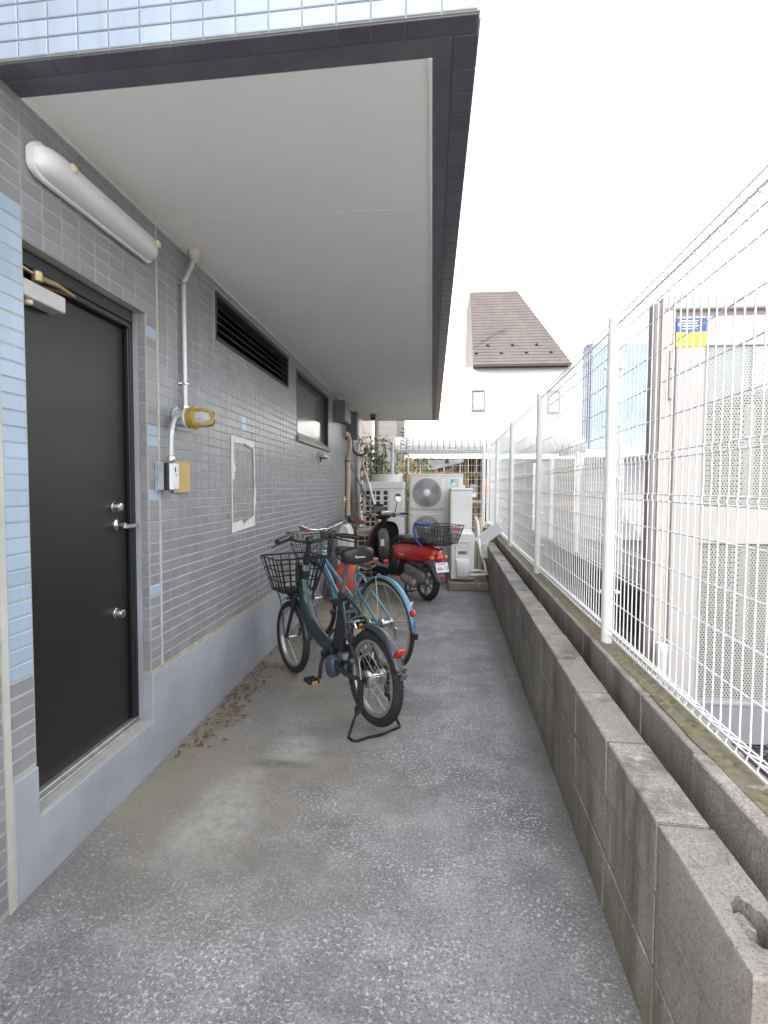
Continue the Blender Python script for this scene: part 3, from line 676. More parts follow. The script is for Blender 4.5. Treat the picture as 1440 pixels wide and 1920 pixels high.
part(MB().lathe([(.017, 0), (.017, .02), (.021, .021), (.021, .034), (.014, .035)], (WX + .022, 2.682, 1.752), (0, 0, -1), 12), 'conduit_connector', M['chrome'], bc)
part(MB().lathe([(.017, 0), (.019, .005), (.019, .02), (.014, .03)], (WX + .038, 2.492, 1.455), (0, 0, 1), 12), 'conduit_connector', M['chrome'], bc)
hx = MB().lathe([(.055, 0), (.058, .002), (.058, .006), (.046, .008), (.046, .048), (.050, .050), (.050, .055)], (WX + 0.0023, 2.622, 1.682), (1, 0, 0), 8)
part(hx, 'junction_box', M['galva'], bc)
part(MB().lathe([(.050, 0), (.053, .002), (.053, .009), (.050, .011)], (WX + 0.0569, 2.622, 1.682), (1, 0, 0), 20), 'gasket', M['plastic_white'], bc)
part(MB().lathe([(.048, 0), (.052, .003), (.053, .030), (.060, .033), (.060, .045), (.048, .048), (.045, .047)], (WX + 0.0679, 2.622, 1.682), (1, 0, 0), 28), 'guard_ring', M['yellow'], bc)
gl = [(.044, 0), (.044, .036), (.040, .056), (.030, .071), (.014, .079), (.001, .081)]
gm = MB(); n = 56
t_ = MB().lathe(gl, (0, 0, 0), (1, 0, 0), n)
for i, v in enumerate(t_.v):
    k = 1 + (.028 if (i % n) % 2 else -.01); t_.v[i] = V((v.x, v.y * k, v.z * k)) + V((WX + 0.1092, 2.622, 1.682))
part(t_, 'glass_globe', M['lamp_glass'], bc, ang=10)
cg = MB()
for a in (PI / 4, 3 * PI / 4):
    cy, sz = math.cos(a), math.sin(a)
    cg.tube([(WX + 0.1092 + x, 2.622 + cy * r, 1.682 + sz * r) for x, r in ((0, .054), (.045, .053), (.07, .046), (.085, .030), (.090, 0), (.085, -.030), (.07, -.046), (.045, -.053), (0, -.054))], .0058, 8, smooth=3)
part(cg, 'guard_bars', M['yellow'], bc)
# reader box and gold plate
rd = thing('card_reader', 'small white faced card reader box beside the dark door', 'card reader', (WX, 2.5, 1.30))
part(MB().box((WX + .002, 2.405, 1.312), (WX + .007, 2.520, 1.450)), 'back_plate', M['galva'], rd)
part(MB().box((WX + .0072, 2.422, 1.318), (WX + .036, 2.500, 1.444), .002), 'galvanised_box', M['galva'], rd)
part(MB().box((WX + .0362, 2.418, 1.316), (WX + .060, 2.504, 1.448), .004), 'black_spacer', M['black_plastic'], rd)
pn = part(MB().box((WX + .0602, 2.420, 1.318), (WX + .074, 2.502, 1.446), .005), 'face_panel', M['white_panel'], rd)
part(MB().prism([(2.462 + math.cos(a) * .006, 1.415 + math.sin(a) * .014) for a in [i * PI / 8 for i in range(16)]], WX + .0735, WX + .0748, lambda u, v, d: V((d, u, v))).box((WX + .0735, 2.463, 1.387), (WX + .0748, 2.477, 1.392)), 'print', M['print_black'], pn)
part(MB().box((WX + .0735, 2.448, 1.327), (WX + .0746, 2.492, 1.3285)).box((WX + .0735, 2.458, 1.338), (WX + .0746, 2.482, 1.3388)), 'fine_print', M['win_grey'], pn)
gp = thing('gold_plate', 'blank ochre gold metal plate fixed behind the white card reader', 'plate', (WX, 2.67, 1.30))
part(MB().box((WX + .012, 2.560, 1.303), (WX + .016, 2.742, 1.462), .001), 'plate', M['gold_plate'], gp)
pe = MB(); rp = random.Random(2)
for k in range(2):
    for i in range(5): pe.box((WX + .0158, 2.655 + k * .022 + rp.uniform(-.004, .004), 1.375 + i * .006), (WX + .0165, 2.668 + k * .022, 1.3775 + i * .006))
part(pe, 'engraved_marks', M['brass'], gp)
# tape outline
tp = thing('tape_outline', 'torn white tape rectangle left by a removed notice on grey tiles', 'tape', (WX, 3.58, 1.03))
def strip(poly, nm='tape_strip', m='tape', d=.0035):
    part(MB().prism(poly, WX + .0015, WX + d, lambda u, v, dd: V((dd + .004 * abs(math.sin(u * 37 + v * 23)) * (dd > WX + .002) * .4, u, v))), nm, M[m], tp, smooth=False)
strip([(3.362, 1.668), (3.815, 1.660), (3.815, 1.622), (3.70, 1.612), (3.62, 1.628), (3.40, 1.622), (3.362, 1.63)])
strip([(3.362, 1.629), (3.408, 1.621), (3.412, 1.50), (3.445, 1.44), (3.41, 1.43), (3.415, 1.385), (3.382, 1.378), (3.380, 1.10), (3.362, 1.10)])
strip([(3.815, 1.621), (3.775, 1.62), (3.795, 1.46), (3.80, 1.36), (3.79, 1.24), (3.80, 1.10), (3.815, 1.10), (3.815, 1.18), (3.838, 1.22), (3.842, 1.30), (3.825, 1.36), (3.822, 1.42)])
strip([(3.362, 1.099), (3.40, 1.099), (3.47, 1.098), (3.53, 1.108), (3.59, 1.078), (3.66, 1.098), (3.75, 1.112), (3.80, 1.125), (3.815, 1.099), (3.815, 1.050), (3.362, 1.032)])
strip([(3.60, 1.632), (3.66, 1.628), (3.765, 1.612), (3.76, 1.606), (3.68, 1.606), (3.62, 1.618)], 'residue', 'tape_dirt', .0048)
strip([(3.774, 1.61), (3.783, 1.60), (3.795, 1.46), (3.803, 1.34), (3.79, 1.26), (3.786, 1.38)], 'residue', 'tape_dirt', .0048)
# vent hood
vh = MB().lathe([(.075, 0), (.078, .004), (.074, .010)], (WX + .003, 6.08, 1.665), (1, 0, 0), 20)
rings = []
for i in range(9):
    a = (i / 8) * PI / 2
    k = math.cos(a) ** .6
    rings.append([V((WX + .012 + math.sin(a) * .085, 6.08 + math.cos(b) * .066 * max(.05, k), 1.665 + .0 + (math.sin(b) * .066) * max(.05, k) * 1 - (0 if math.sin(b) > 0 else 0))) for b in [PI * j / 12 - .15 for j in range(13)]])
vt = thing('vent_hood', 'small cream half dome vent hood under the window', 'vent', (WX, 6.08, 1.59))
part(vh, 'flange', M['vent'], vt); part(MB().loft(rings, close=False, cap=False), 'hood', M['vent'], vt, ang=70)
part(MB().lathe([(.055, 0), (.055, .0035)], (WX + .0132, 6.08, 1.66), (1, 0, 0), 16), 'duct_opening', M['ac_dark'], vt)
# grey boxes under the soffit
def gbox(a, b, name, label, extra=None):
    t = thing(name, label, 'junction box', ((a[0] + b[0]) / 2, (a[1] + b[1]) / 2, a[2])); part(MB().box(a, b, .006), 'box_body', M['grey_box'], t)
    part(MB().box((b[0] + .0005, a[1] + .01, a[2] + .01), (b[0] + .008, b[1] - .01, b[2] - .01), .003), 'box_lid', M['grey_box'], t); return t
gbox((WX + .002, 6.98, 2.20), (WX + .15, 7.25, 2.47), 'junction_box', 'grey junction box on the wall just past the window')
t = gbox((WX + .002, 7.45, 2.24), (WX + .10, 7.80, 2.42), 'junction_box', 'dark low box between two taller grey boxes under soffit')
t = gbox((WX + .002, 8.05, 2.05), (WX + .16, 8.20, 2.47), 'junction_box', 'tall grey box with a drooping brown cable below it')
cb = thing('drooping_cable', 'thick brown grey cable drooping in a loop with a round plug end', 'cable', (WX + .1, 7.9, 1.8))
part(MB().tube([(WX + .08, 8.1, 2.08), (WX + .085, 8.08, 1.97), (WX + .13, 8.0, 1.85), (WX + .22, 7.9, 1.80), (WX + .30, 7.82, 1.815), (WX + .335, 7.8, 1.86)], .020, 10, smooth=6), 'cable', M['hose'], cb)
part(MB().lathe([(.02, -.03), (.042, -.02), (.045, 0), (.038, .02), (.015, .035), (.015, .06)], (WX + .335, 7.8, 1.875), (.15, 0, 1), 12), 'plug', M['hose'], cb)
part(MB().tube([(WX + .35, 7.8, 1.93), (WX + .22, 7.95, 2.05), (WX + .12, 8.05, 2.2)], .003, 5, smooth=4).tube([(WX + .35, 7.8, 1.93), (WX + .26, 7.95, 2.2), (WX + .16, 8.05, 2.45), (WX + .12, 8.06, 2.4)], .0025, 5, smooth=4), 'thin_wire', M['print_black'], cb)
pp = thing('beige_pipe', 'beige pipe cover running down the wall corner past the window', 'pipe', (WX + .05, 8.0, .2))
part(MB().tube([(WX + .01, 7.78, 2.10), (WX + .04, 7.86, 2.11), (WX + .05, 7.98, 2.06), (WX + .055, 8.03, 1.95), (WX + .045, 8.01, 1.80), (WX + .035, 7.95, 1.72), (WX + .04, 7.97, 1.5), (WX + .04, 7.95, 1.0), (WX + .045, 7.98, .3)], .036, 12, smooth=5), 'pipe', M['beige_pipe'], pp)
part(MB().lathe([(.038, -.012), (.040, -.01), (.040, .01), (.038, .012)], (WX + .035, 7.95, 1.715), (0, 0, 1), 14), 'pipe_band', M['hose'], pp)
tb = thing('wall_tap', 'little cream fitting on the wall beside the beige pipe', 'tap', (WX, 7.75, 1.1))
part(MB().box((WX + .002, 7.70, 1.10), (WX + .03, 7.78, 1.19), .006).lathe([(.014, 0), (.014, .04), (.009, .06)], (WX + .03, 7.74, 1.14), (1, 0, 0), 10), 'fitting_body', M['plastic_cream'], tb)
part(MB().tube([(WX + .02, 7.72, 1.10), (WX + .022, 7.70, 1.03)], .006, 6), 'fitting_outlet', M['brass'], tb)
solo(MB().box((WX + .003, 7.9, .69), (WX + .11, 8.1, .90), .006), 'meter_box', M['grey_box'], 'flat grey box low on the wall behind the bicycles', 'meter box')
# dome camera
dc = thing('dome_camera', 'small grey dome security camera under the far soffit', 'camera', (-1.0, 9.0, 2.5))
part(MB().lathe([(.055, 0), (.056, .045), (.050, .055)], (-1.0, 9.0, 2.5545), (0, 0, -1), 20), 'camera_housing', M['grey_box'], dc)
part(MB().lathe([(.048, 0), (.044, .025), (.030, .042), (.01, .05), (.0, .05)], (-1.0, 9.0, 2.4985), (0, 0, -1), 20), 'camera_dome', M['black_plastic'], dc)

# ================================================================ low block wall and fence wall
lw = thing('low_block_wall', 'low weathered concrete block wall along the right of the path', 'wall', (.58, 2.5, 0))
a0, b0 = .49, .0355
ld = V((b0, 1, 0)).normalized(); ln_ = V((1, -b0, 0)).normalized()          # along, across (to the right)
O = V((a0, 0, 0))
HT = [.0, .185, .368, .552]
YE = .872                                                                    # near end
rb = random.Random(4)
def block_mesh(L, H, Wd, seed):
    """rough block: chamfered box with slightly uneven edges, local x along, y across, z up"""
    bm = bmesh.new(); bmesh.ops.create_cube(bm, size=1); r = random.Random(seed)
    for v in bm.verts: v.co = V((v.co.x * L, v.co.y * Wd, v.co.z * H))
    bmesh.ops.subdivide_edges(bm, edges=[e for e in bm.edges if abs(e.verts[0].co.x - e.verts[1].co.x) > L * .5], cuts=5)
    bmesh.ops.bevel(bm, geom=[e for e in bm.edges if len(e.link_faces) == 2 and e.calc_face_angle(0) > .5], offset=.004, segments=1, affect='EDGES')
    for v in bm.verts: v.co += V((0, r.uniform(-1, 1), r.uniform(-1, 1))) * .0012
    return MB().bm(bm)
variants = {}
pit = MB()
mort = MB()
YF = 7.75
for c_ in range(3):
    z0, z1 = HT[c_] + (.003 if c_ else 0), HT[c_ + 1]
    k = 0
    y = YE
    first = True
    while y < YF:
        L_ = .398
        if c_ == 2 and first: y += .408; first = False; continue         # broken hollow block built below
        key = (c_, k % 4)
        if key not in variants: variants[key] = block_mesh(.398, z1 - z0 - .003, .12, c_ * 10 + k % 4).mesh('block', M['block'], False)
        cen = O + ld * (y + .2) + ln_ * .06 + V((0, 0, (z0 + z1) / 2))
        o = inst(variants[key], 'block', lw, cen + ln_ * rb.uniform(-.0015, .0015) + V((0, 0, rb.uniform(-.0012, .0012) + (rb.uniform(-.003, .003) if c_ == 2 else 0))), (0, 0, math.atan2(ld.y, ld.x)))
        y += .408; k += 1
mw = MB()
def wallbox(mb, y0, y1, x0, x1, z0, z1): 
    P_ = [O + ld * yy + ln_ * xx for yy in (y0, y1) for xx in (x0, x1)]
    mb.add([V((p.x, p.y, z)) for z in (z0, z1) for p in (P_[0], P_[1], P_[3], P_[2])], [(0, 3, 2, 1), (4, 5, 6, 7), (0, 1, 5, 4), (1, 2, 6, 5), (2, 3, 7, 6), (3, 0, 4, 7)])
wallbox(mw, YE + .004, YF, .0035, .1165, 0, .545 - .18)
wallbox(mw, YE + .41, YF, .0035, .1165, .366, .5475)
part(mw, 'mortar', M['mortar_grey'], lw, smooth=False)
# flat black patches stand for the shade in pits between block ends on top
for i in (4, 8, 12, 14):
    yj = YE + .408 * i - .004
    pt = MB(); rr_ = random.Random(i)
    poly = [(.035 + .05 * (1 - math.cos(a)) / 2 * 1.1, yj + math.sin(a) * .016 * rr_.uniform(.8, 1.3)) for a in [j * 2 * PI / 14 for j in range(14)]]
    wb = [O + ld * yy + ln_ * xx for xx, yy in poly]
    pt.add([V((p.x, p.y, .5545)) for p in wb] + [V((p.x, p.y, .556)) for p in wb], [tuple(range(14)), tuple(range(14, 28))] + [(j, (j + 1) % 14, 14 + (j + 1) % 14, 14 + j) for j in range(14)])
    part(pt, 'painted_pit', M['frame_black'], lw, smooth=False)
# broken hollow end block
hb = MB(); n = 40; z0, z1 = .371, .552
def W3(x, y, z): p = O + ld * y + ln_ * x; return V((p.x, p.y, z))
outer = []; inner = []; hole_c = (.066, YE + .10)
rh = random.Random(9)
per = [(u, YE) for u in (0, .03, .06, .09)] + [(.12, YE + .398 * k / 14) for k in range(14)] + [(.12 - .03 * k, YE + .398) for k in range(4)] + [(0, YE + .398 - .398 * k / 14) for k in range(14)]
n = len(per)
for (px_, py_) in per:
    dx, dy = px_ - hole_c[0], py_ - hole_c[1]; a = math.atan2(dy / 2.2, dx)
    outer.append((px_, py_)); dx, dy = math.cos(a), math.sin(a)
    rx = .030 * (1 + rh.uniform(-.10, .10)); ry = (.040 if dy < 0 else .088) * (1 + rh.uniform(-.12, .12)); inner.append((hole_c[0] + dx * rx, hole_c[1] + dy * ry))
jit = [rh.uniform(-.0006, .0006) for i in range(n)]
mid_ = [((o[0] * .55 + i_[0] * .45), (o[1] * .55 + i_[1] * .45)) for o, i_ in zip(outer, inner)]
rings = [[W3(*p, z0) for p in outer], [W3(*p, z1 - .004) for p in outer], [W3(p[0] + (hole_c[0] - p[0]) * .05, p[1] + (hole_c[1] - p[1]) * .05, z1 + jit[i]) for i, p in enumerate(outer)],
         [W3(*p, z1 + rh.uniform(-.0006, .0006)) for p in mid_],
         [W3(*p, z1 - .002 + rh.uniform(-.004, .001)) for i, p in enumerate(inner)], [W3(p[0] + rh.uniform(-.004, .004), p[1] + rh.uniform(-.006, .006), z1 - .05) for p in inner], [W3(*p, z1 - .13) for p in inner]]
part(hb.loft(rings, cap=True), 'hollow_block', M['block'], lw, label='broken hollow end block with an open hole in its top', ang=40)
lump = MB().sphere(W3(.060, YE + .150, .500), .030, 16, 12, (.8, 1.25, 1.1))
for v in lump.v: v += V((noise.noise(v * 60), noise.noise(v * 60 + V((5, 0, 0))), noise.noise(v * 60 + V((0, 9, 0))))) * .009
part(lump, 'broken_mortar', M['block'], lw, ang=80)

FA, FB = .73, .0325
fd = V((FB, 1, 0)).normalized(); fn = V((1, -FB, 0)).normalized(); FO = V((FA, 0, 0))
def F3(x, y, z): p = FO + fd * y + fn * x; return V((p.x, p.y, z))
def fbox(mb, x0, x1, y0, y1, z0, z1, ch=0):
    R = Matrix(((fn.x, fd.x, 0), (fn.y, fd.y, 0), (0, 0, 1)))
    return mb.obox(F3((x0 + x1) / 2, (y0 + y1) / 2, (z0 + z1) / 2), ((x1 - x0) / 2, (y1 - y0) / 2, (z1 - z0) / 2), R, ch)
fw_ = thing('fence_base_wall', 'taller weathered block wall carrying the white mesh fence', 'wall', (.8, 4, 0))
vb = {}
for c_ in range(3):
    z0, z1 = [0, .205, .41][c_], [.205, .41, .622][c_]
    y = -.55; k = 0
    while y < 11.5:
        key = (c_, k % 3)
        if key not in vb: vb[key] = block_mesh(.398, z1 - z0 - .004, .13, 50 + c_ * 10 + k % 3).mesh('block', M['block'], False)
        inst(vb[key], 'block', fw_, F3(.005 + (-.012 if (c_ == 2 and k in (3, 4)) else 0), y + .2, (z0 + z1) / 2 + rb.uniform(-.002, .002)), (0, 0, math.atan2(fd.y, fd.x)))
        y += .408; k += 1
fm_ = MB(); fbox(fm_, -.056, .066, -.55, 11.5, 0, .615); part(fm_, 'mortar', M['mortar_grey'], fw_, smooth=False)
ms = MB(); rm = random.Random(8)
ny = 420; rows = []
for i in range(ny):
    y = .2 + 11 * (i / ny); rows.append([F3(-.034 + .010 * noise.noise(V((y * 6, 0, 1))) + x * .082, y, .6235 + (.005 * max(0, noise.noise(V((x * 3, y * 14, 0))) + .35) + .003 * math.sin(y * 75) * (x > .1) * (x < .9)) * (0 < x < 1)) for x in (0, .15, .35, .55, .75, 1)])
ms.loft(rows, close=False, cap=False)
part(ms, 'moss', M['moss'], fw_, kind='stuff')

# ---------------------------------------------------------------- white mesh fence
fe = thing('mesh_fence', 'tall white welded wire mesh fence on the block wall to the right', 'fence', F3(0, 4.5, .62))
posts = [-1.46 + .0, .536, 2.53, 4.525, 6.51, 8.49, 10.40]
pm = MB().lathe([(.0245, 0), (.0245, 1.465), (.0257, 1.466), (.0257, 1.482), (.020, 1.492), (.0, 1.494)], (0, 0, 0), (0, 0, 1), 20).mesh('post', M['fence_post'])
clm = MB().tube([(-.034, -.012, 0), (-.034, .008, 0), (-.020, .030, 0), (.018, .032, 0), (.040, .02, 0)], .0032, 6, smooth=3).lathe([(.007, -.006), (.008, 0), (.006, .010)], (.040, -.012, 0), (.6, -1, 0), 8).box((.030, -.016, -.007), (.046, .010, .007), .002).mesh('post_clamp', M['fence'])
zs = [.80, .93, 1.055, 1.185, 1.29, 1.315, 1.445, 1.470, 1.595, 1.725, 1.845, 1.975]
FX = .036
for i, y in enumerate(posts[1:]):
    p = inst(pm, 'post', fe, F3(.0, y, .622)); OFF[p] = OFF[fe]
    for zz in (1.88, 1.38, .86, 1.62, 1.12): 
        c = bpy.data.objects.new('post_clamp', clm); col.objects.link(c); c.parent = p; c.location = (.0, 0, zz - .622)
for a, b in zip(posts, posts[1:]):
    mb = MB(); ya, yb = a + .02, b - .02; nv = int(round((yb - ya) / .05)); near = b < 5
    ns = 6 if near else 4
    for k in range(nv + 1):
        y = ya + (yb - ya) * k / nv
        # vertical wire bent into a triangular roll at the top and at the bottom
        mb.tube([F3(x, y, z) for x, z in ((FX, .672), (FX - .034, .690), (FX - .034, .664), (FX - .010, .640), (FX, .672), (FX, .80))][:5], .0025, ns, cap=False)
        mb.tube([F3(FX, y, .672), F3(FX, y, 1.285), F3(FX - .004, y, 1.3025), F3(FX, y, 1.32), F3(FX, y, 1.440), F3(FX - .004, y, 1.4575), F3(FX, y, 1.475), F3(FX, y, 2.045), F3(FX - .030, y, 2.062), F3(FX - .022, y, 2.100), F3(FX, y, 2.092), F3(FX, y, 2.045)], .0025, ns, cap=False)
    for z in zs: mb.tube([F3(FX + .004, ya - .02, z), F3(FX + .004, yb + .02, z)], .0029, ns)
    for x, z in ((FX + .004, .672), (FX - .037, .690), (FX - .037, .664), (FX - .010, .637), (FX + .004, 2.045), (FX - .033, 2.062), (FX - .024, 2.104), (FX + .004, 2.094)): mb.tube([F3(x, ya - .02, z), F3(x, yb + .02, z)], .0029, ns)
    part(mb, 'wire_panel', M['fence'], fe, ang=60)
# ================================================================ bicycles
def Ry(c, s0, s1): return V(c)
def wheel(parent, s, z, R, tw, rim_w, nsp, tan=False, knobs=False, spoke_m='spoke', hub_r=.02, front=False, name='wheel'):
    """wheel in the thing's local axes: x forward, y left, z up"""
    C_ = V((s, 0, z)); TAU = 2 * PI; n = 64
    tyre = MB(); ns = 12
    vs = []; fs = []
    rt_ = tw / 2
    for i in range(n):
        a = TAU * i / n
        for k in range(ns):
            b = TAU * k / ns; rad = R - rt_ + math.cos(b) * rt_; vs.append(C_ + V((math.cos(a) * rad, math.sin(b) * rt_, math.sin(a) * rad)))
    for i in range(n):
        for k in range(ns): fs.append((i * ns + k, i * ns + (k + 1) % ns, ((i + 1) % n) * ns + (k + 1) % ns, ((i + 1) % n) * ns + k))
    tyre.add(vs, fs)
    if knobs:
        for i in range(76):
            for j, b in enumerate((-.95, -.35, .25, .85)):
                a = TAU * (i + (.5 if j % 2 else 0)) / 76; rad = R - rt_ + math.cos(b) * (rt_ + .001)
                c = C_ + V((math.cos(a) * rad, math.sin(b) * (rt_ + .001), math.sin(a) * rad))
                er = V((math.cos(a) * math.cos(b), math.sin(b), math.sin(a) * math.cos(b))); et_ = V((-math.sin(a), 0, math.cos(a))); es = er.cross(et_)
                tyre.obox(c, (.0030, .0055, .0048), Matrix((er, et_, es)).transposed())
    w_ = part(MB().lathe([(rim_w * .0 + R - tw - .010, -rim_w / 2), (R - tw + .006, -rim_w / 2), (R - tw + .006, rim_w / 2), (R - tw - .010, rim_w / 2), (R - tw - .016, rim_w * .25), (R - tw - .016, -rim_w * .25), (R - tw - .010, -rim_w / 2)], C_, (0, 1, 0), 64), name, M['rim'], parent)
    w_.data.materials[0] = M['rim']
    # lathe caps are not wanted on a ring
    bm = bmesh.new(); bm.from_mesh(w_.data); bmesh.ops.delete(bm, geom=[f for f in bm.faces if len(f.verts) > 8], context='FACES'); bm.to_mesh(w_.data); bm.free()
    part(tyre, 'tyre', M['rubber'], w_, ang=50)
    if tan:
        tt = MB()
        for sd in (-1, 1):
            tt.tube([C_ + V((math.cos(TAU * i / n) * (R - tw * .80), sd * (tw * .44), math.sin(TAU * i / n) * (R - tw * .80))) for i in range(n)], .0042, 6, closed=True)
        part(tt, 'tyre_wall', M['tan'], w_)
    sp = MB()
    fl_ = .032
    for i in range(nsp):
        a = TAU * i / nsp; sd = 1 if i % 2 else -1; b = a + (.75 if (i // 2) % 2 else -.75) * .9
        sp.tube([C_ + V((math.cos(b) * hub_r * 1.3, sd * fl_, math.sin(b) * hub_r * 1.3)), C_ + V((math.cos(a) * (R - tw - .012), 0, math.sin(a) * (R - tw - .012)))], .0011, 4, cap=False)
    part(sp, 'spokes', M[spoke_m], w_)
    hb_ = MB().lathe([(.006, -.062), (.006, -.045), (.012, -.043), (hub_r * 1.4, -.034), (hub_r * 1.4, -.030), (hub_r * .8, -.022), (hub_r * .8, .022), (hub_r * 1.4, .030), (hub_r * 1.4, .034), (.012, .043), (.006, .045), (.006, .062)], C_, (0, 1, 0), 18)
    part(hb_, 'hub', M['chrome'], w_)
    return w_

def arc(c, R, a0, a1, n=24): return [V((c[0] + math.cos(a0 + (a1 - a0) * i / n) * R, 0, c[1] + math.sin(a0 + (a1 - a0) * i / n) * R)) for i in range(n + 1)]
def mudguard(c, R, a0, a1, w_, d, thick=.0025, n=30):
    """curved channel round the wheel"""
    rings = []
    for i in range(n + 1):
        a = a0 + (a1 - a0) * i / n; er = V((math.cos(a), 0, math.sin(a))); ce = V((c[0], 0, c[1]))
        k = min(1, .78 + min(i, n - i) * .12)
        o = []
        for j in range(9):
            b = -1.25 + 2.5 * j / 8; o.append(ce + er * (R - d * (1 - math.cos(b)) * 1.4) + V((0, math.sin(b) / math.sin(1.25) * w_ / 2 * k, 0)))
        for j in range(9):
            b = 1.25 - 2.5 * j / 8; o.append(ce + er * (R - thick - d * (1 - math.cos(b)) * 1.4) + V((0, math.sin(b) / math.sin(1.25) * (w_ / 2 * k - thick), 0)))
        rings.append(o)
    return MB().loft(rings)
def basket(mb, b0, b1, t0, t1, zb, zt, nl, nw, nh, r, rb_=None, top_drop=0):
    """open wire basket: bottom box b0..b1 (x, y), top box t0..t1"""
    def P_(u, v, h):
        k = h
        x = (b0[0] + (b1[0] - b0[0]) * u) * (1 - k) + (t0[0] + (t1[0] - t0[0]) * u) * k
        y = (b0[1] + (b1[1] - b0[1]) * v) * (1 - k) + (t0[1] + (t1[1] - t0[1]) * v) * k
        return V((x, y, zb + (zt - zb) * k + top_drop * u * k))
    rr_ = rb_ or r * 1.6
    for j in range(nh + 1):
        h = j / nh
        mb.tube([P_(.04, 0, h), P_(.96, 0, h), P_(1, .06, h), P_(1, .94, h), P_(.96, 1, h), P_(.04, 1, h), P_(0, .94, h), P_(0, .06, h)], rr_ if j in (nh,) else r, 6, closed=True)
    for i in range(nl + 1):
        u = .04 + .92 * i / nl; mb.tube([P_(u, 0, 1), P_(u, 0, .06), P_(u, .04, 0), P_(u, .96, 0), P_(u, 1, .06), P_(u, 1, 1)], r, 5)
    for i in range(nw + 1):
        v = .06 + .88 * i / nw; mb.tube([P_(0, v, 1), P_(0, v, .06), P_(.04, v, 0), P_(.96, v, 0), P_(1, v, .06), P_(1, v, 1)], r, 5)
    return mb
def saddle(L_, W_, x0, zt, drop=.0, h=.06, nose=.32):
    """sprung saddle lofted along its length (x0 = tail), tail wide, nose narrow"""
    rings = []
    n = 14
    for i in range(n + 1):
        u = i / n; x = x0 + L_ * u
        wd = W_ * (1 - (1 - nose) * min(1, max(0, (u - .18) / .55)) ** .85) * (math.sin(min(1, (u + .04) / .16) * PI / 2)) * (1 if u < .9 else math.sqrt(max(.05, 1 - ((u - .9) / .105) ** 2)))
        top = zt - drop * math.sin(u * PI) * .35 + (.012 * (1 - u * 2) if u < .5 else -.006 * (u - .5) * 2) - (.02 * max(0, (u - .86) / .14) ** 2)
        hh = h * (1.0 - .45 * u)
        o = []
        for j in range(12):
            a = PI * j / 11; o.append(V((x, math.cos(a) * wd / 2, top - .45 * hh * (1 - math.sin(a) ** .6))))
        o += [V((x, -wd / 2 * .98, top - hh * .75)), V((x, -wd / 2 * .8, top - hh)), V((x, wd / 2 * .8, top - hh)), V((x, wd / 2 * .98, top - hh * .75))]
        rings.append(o)
    return MB().loft(rings)
def pedal(c, m='black_plastic'):
    b = MB(); c = V(c)
    b.box(c + V((-.045, -.034, -.013)), c + V((.045, -.022, .013)), .003).box(c + V((-.045, .022, -.013)), c + V((.045, .034, .013)), .003).box(c + V((-.012, -.0215, -.009)), c + V((.012, .0215, .009)), .003).box(c + V((-.045, -.0215, -.009)), c + V((-.037, .0215, .009))).box(c + V((.037, -.0215, -.009)), c + V((.045, .0215, .009)))
    return b

# ---- electric bicycle -------------------------------------------------
EX, EY = -.311, 2.878
eb = thing('electric_bicycle', 'dark green small wheeled electric bicycle with black saddle on its rear stand', 'bicycle', (EX, EY, 0), math.atan2(3.724 - EY, -.992 - EX))
WB = 1.087; ra = V((0, 0, .287)); fa = V((WB, 0, .2565))
wr = wheel(eb, 0, .287, .2575, .054, .030, 36, knobs=True, hub_r=.030)
wfr = wheel(eb, WB, .2565, .2565, .050, .028, 28, hub_r=.016, spoke_m='spoke')
part(MB().lathe([(.040, .034), (.046, .036), (.046, .054), (.038, .058), (.020, .060)], ra, (0, 1, 0), 24).lathe([(.030, -.060), (.040, -.058), (.040, -.054), (.030, -.050), (.034, -.046), (.034, -.042)], ra, (0, 1, 0), 20), 'gear_hub', M['rim'], wr)
# frame: one thick swooping main tube
fmn = MB()
fmn.tube([(.905, 0, .70), (.882, 0, .60), (.835, 0, .50), (.755, 0, .41), (.650, 0, .36), (.545, 0, .335), (.44, 0, .330)], [.036, .044, .048, .046, .042, .042, .046], 16, smooth=6)
fmn.tube([(.912, 0, .655), (.900, 0, .685), (.868, 0, .775)], .024, 14)
fmn.tube([(.425, 0, .34), (.395, 0, .48), (.352, 0, .672)], [.034, .026, .0195], 14)
frame_o = part(fmn, 'frame', M['green'], eb, ang=60)
ms_ = MB()
for s in (-1, 1):
    ms_.tube([(.345, s * .012, .665), (.300, s * .030, .650), (.245, s * .052, .610), (.205, s * .060, .545), (.16, s * .066, .47), (.0, s * .070, .295)], .0115, 8, smooth=5)
    ms_.tube([(.40, s * .03, .315), (.355, s * .062, .300), (.24, s * .066, .265), (.10, s * .068, .272), (.0, s * .070, .287)], [.022, .020, .016, .013, .011], 10, smooth=5)
    ms_.box((-.028, s * .068 - .005, .268), (.024, s * .068 + .005, .308), .004)
ms_.tube([(.205, -.062, .548), (.205, .062, .548)], .010, 8).tube([(.285, -.04, .297), (.285, .04, .297)], .016, 10)
part(ms_, 'rear_stays', M['green'], eb)
part(MB().lathe([(.031, -.02), (.031, .012), (.028, .016)], (.348, 0, .690), (-.20, 0, 1), 16).box((.305, -.010, .672), (.322, .010, .70), .003).tube([(.31, .012, .686), (.30, .035, .682), (.31, .06, .66)], .005, 6), 'seat_clamp', M['black_plastic'], eb)
part(MB().tube([(.352, 0, .68), (.300, 0, .905)], .0145, 14), 'seat_post', M['sc_grey'], eb)
sd_o = part(saddle(.285, .215, .135, .985, h=.085, nose=.27), 'saddle', M['leather'], eb, ang=50)
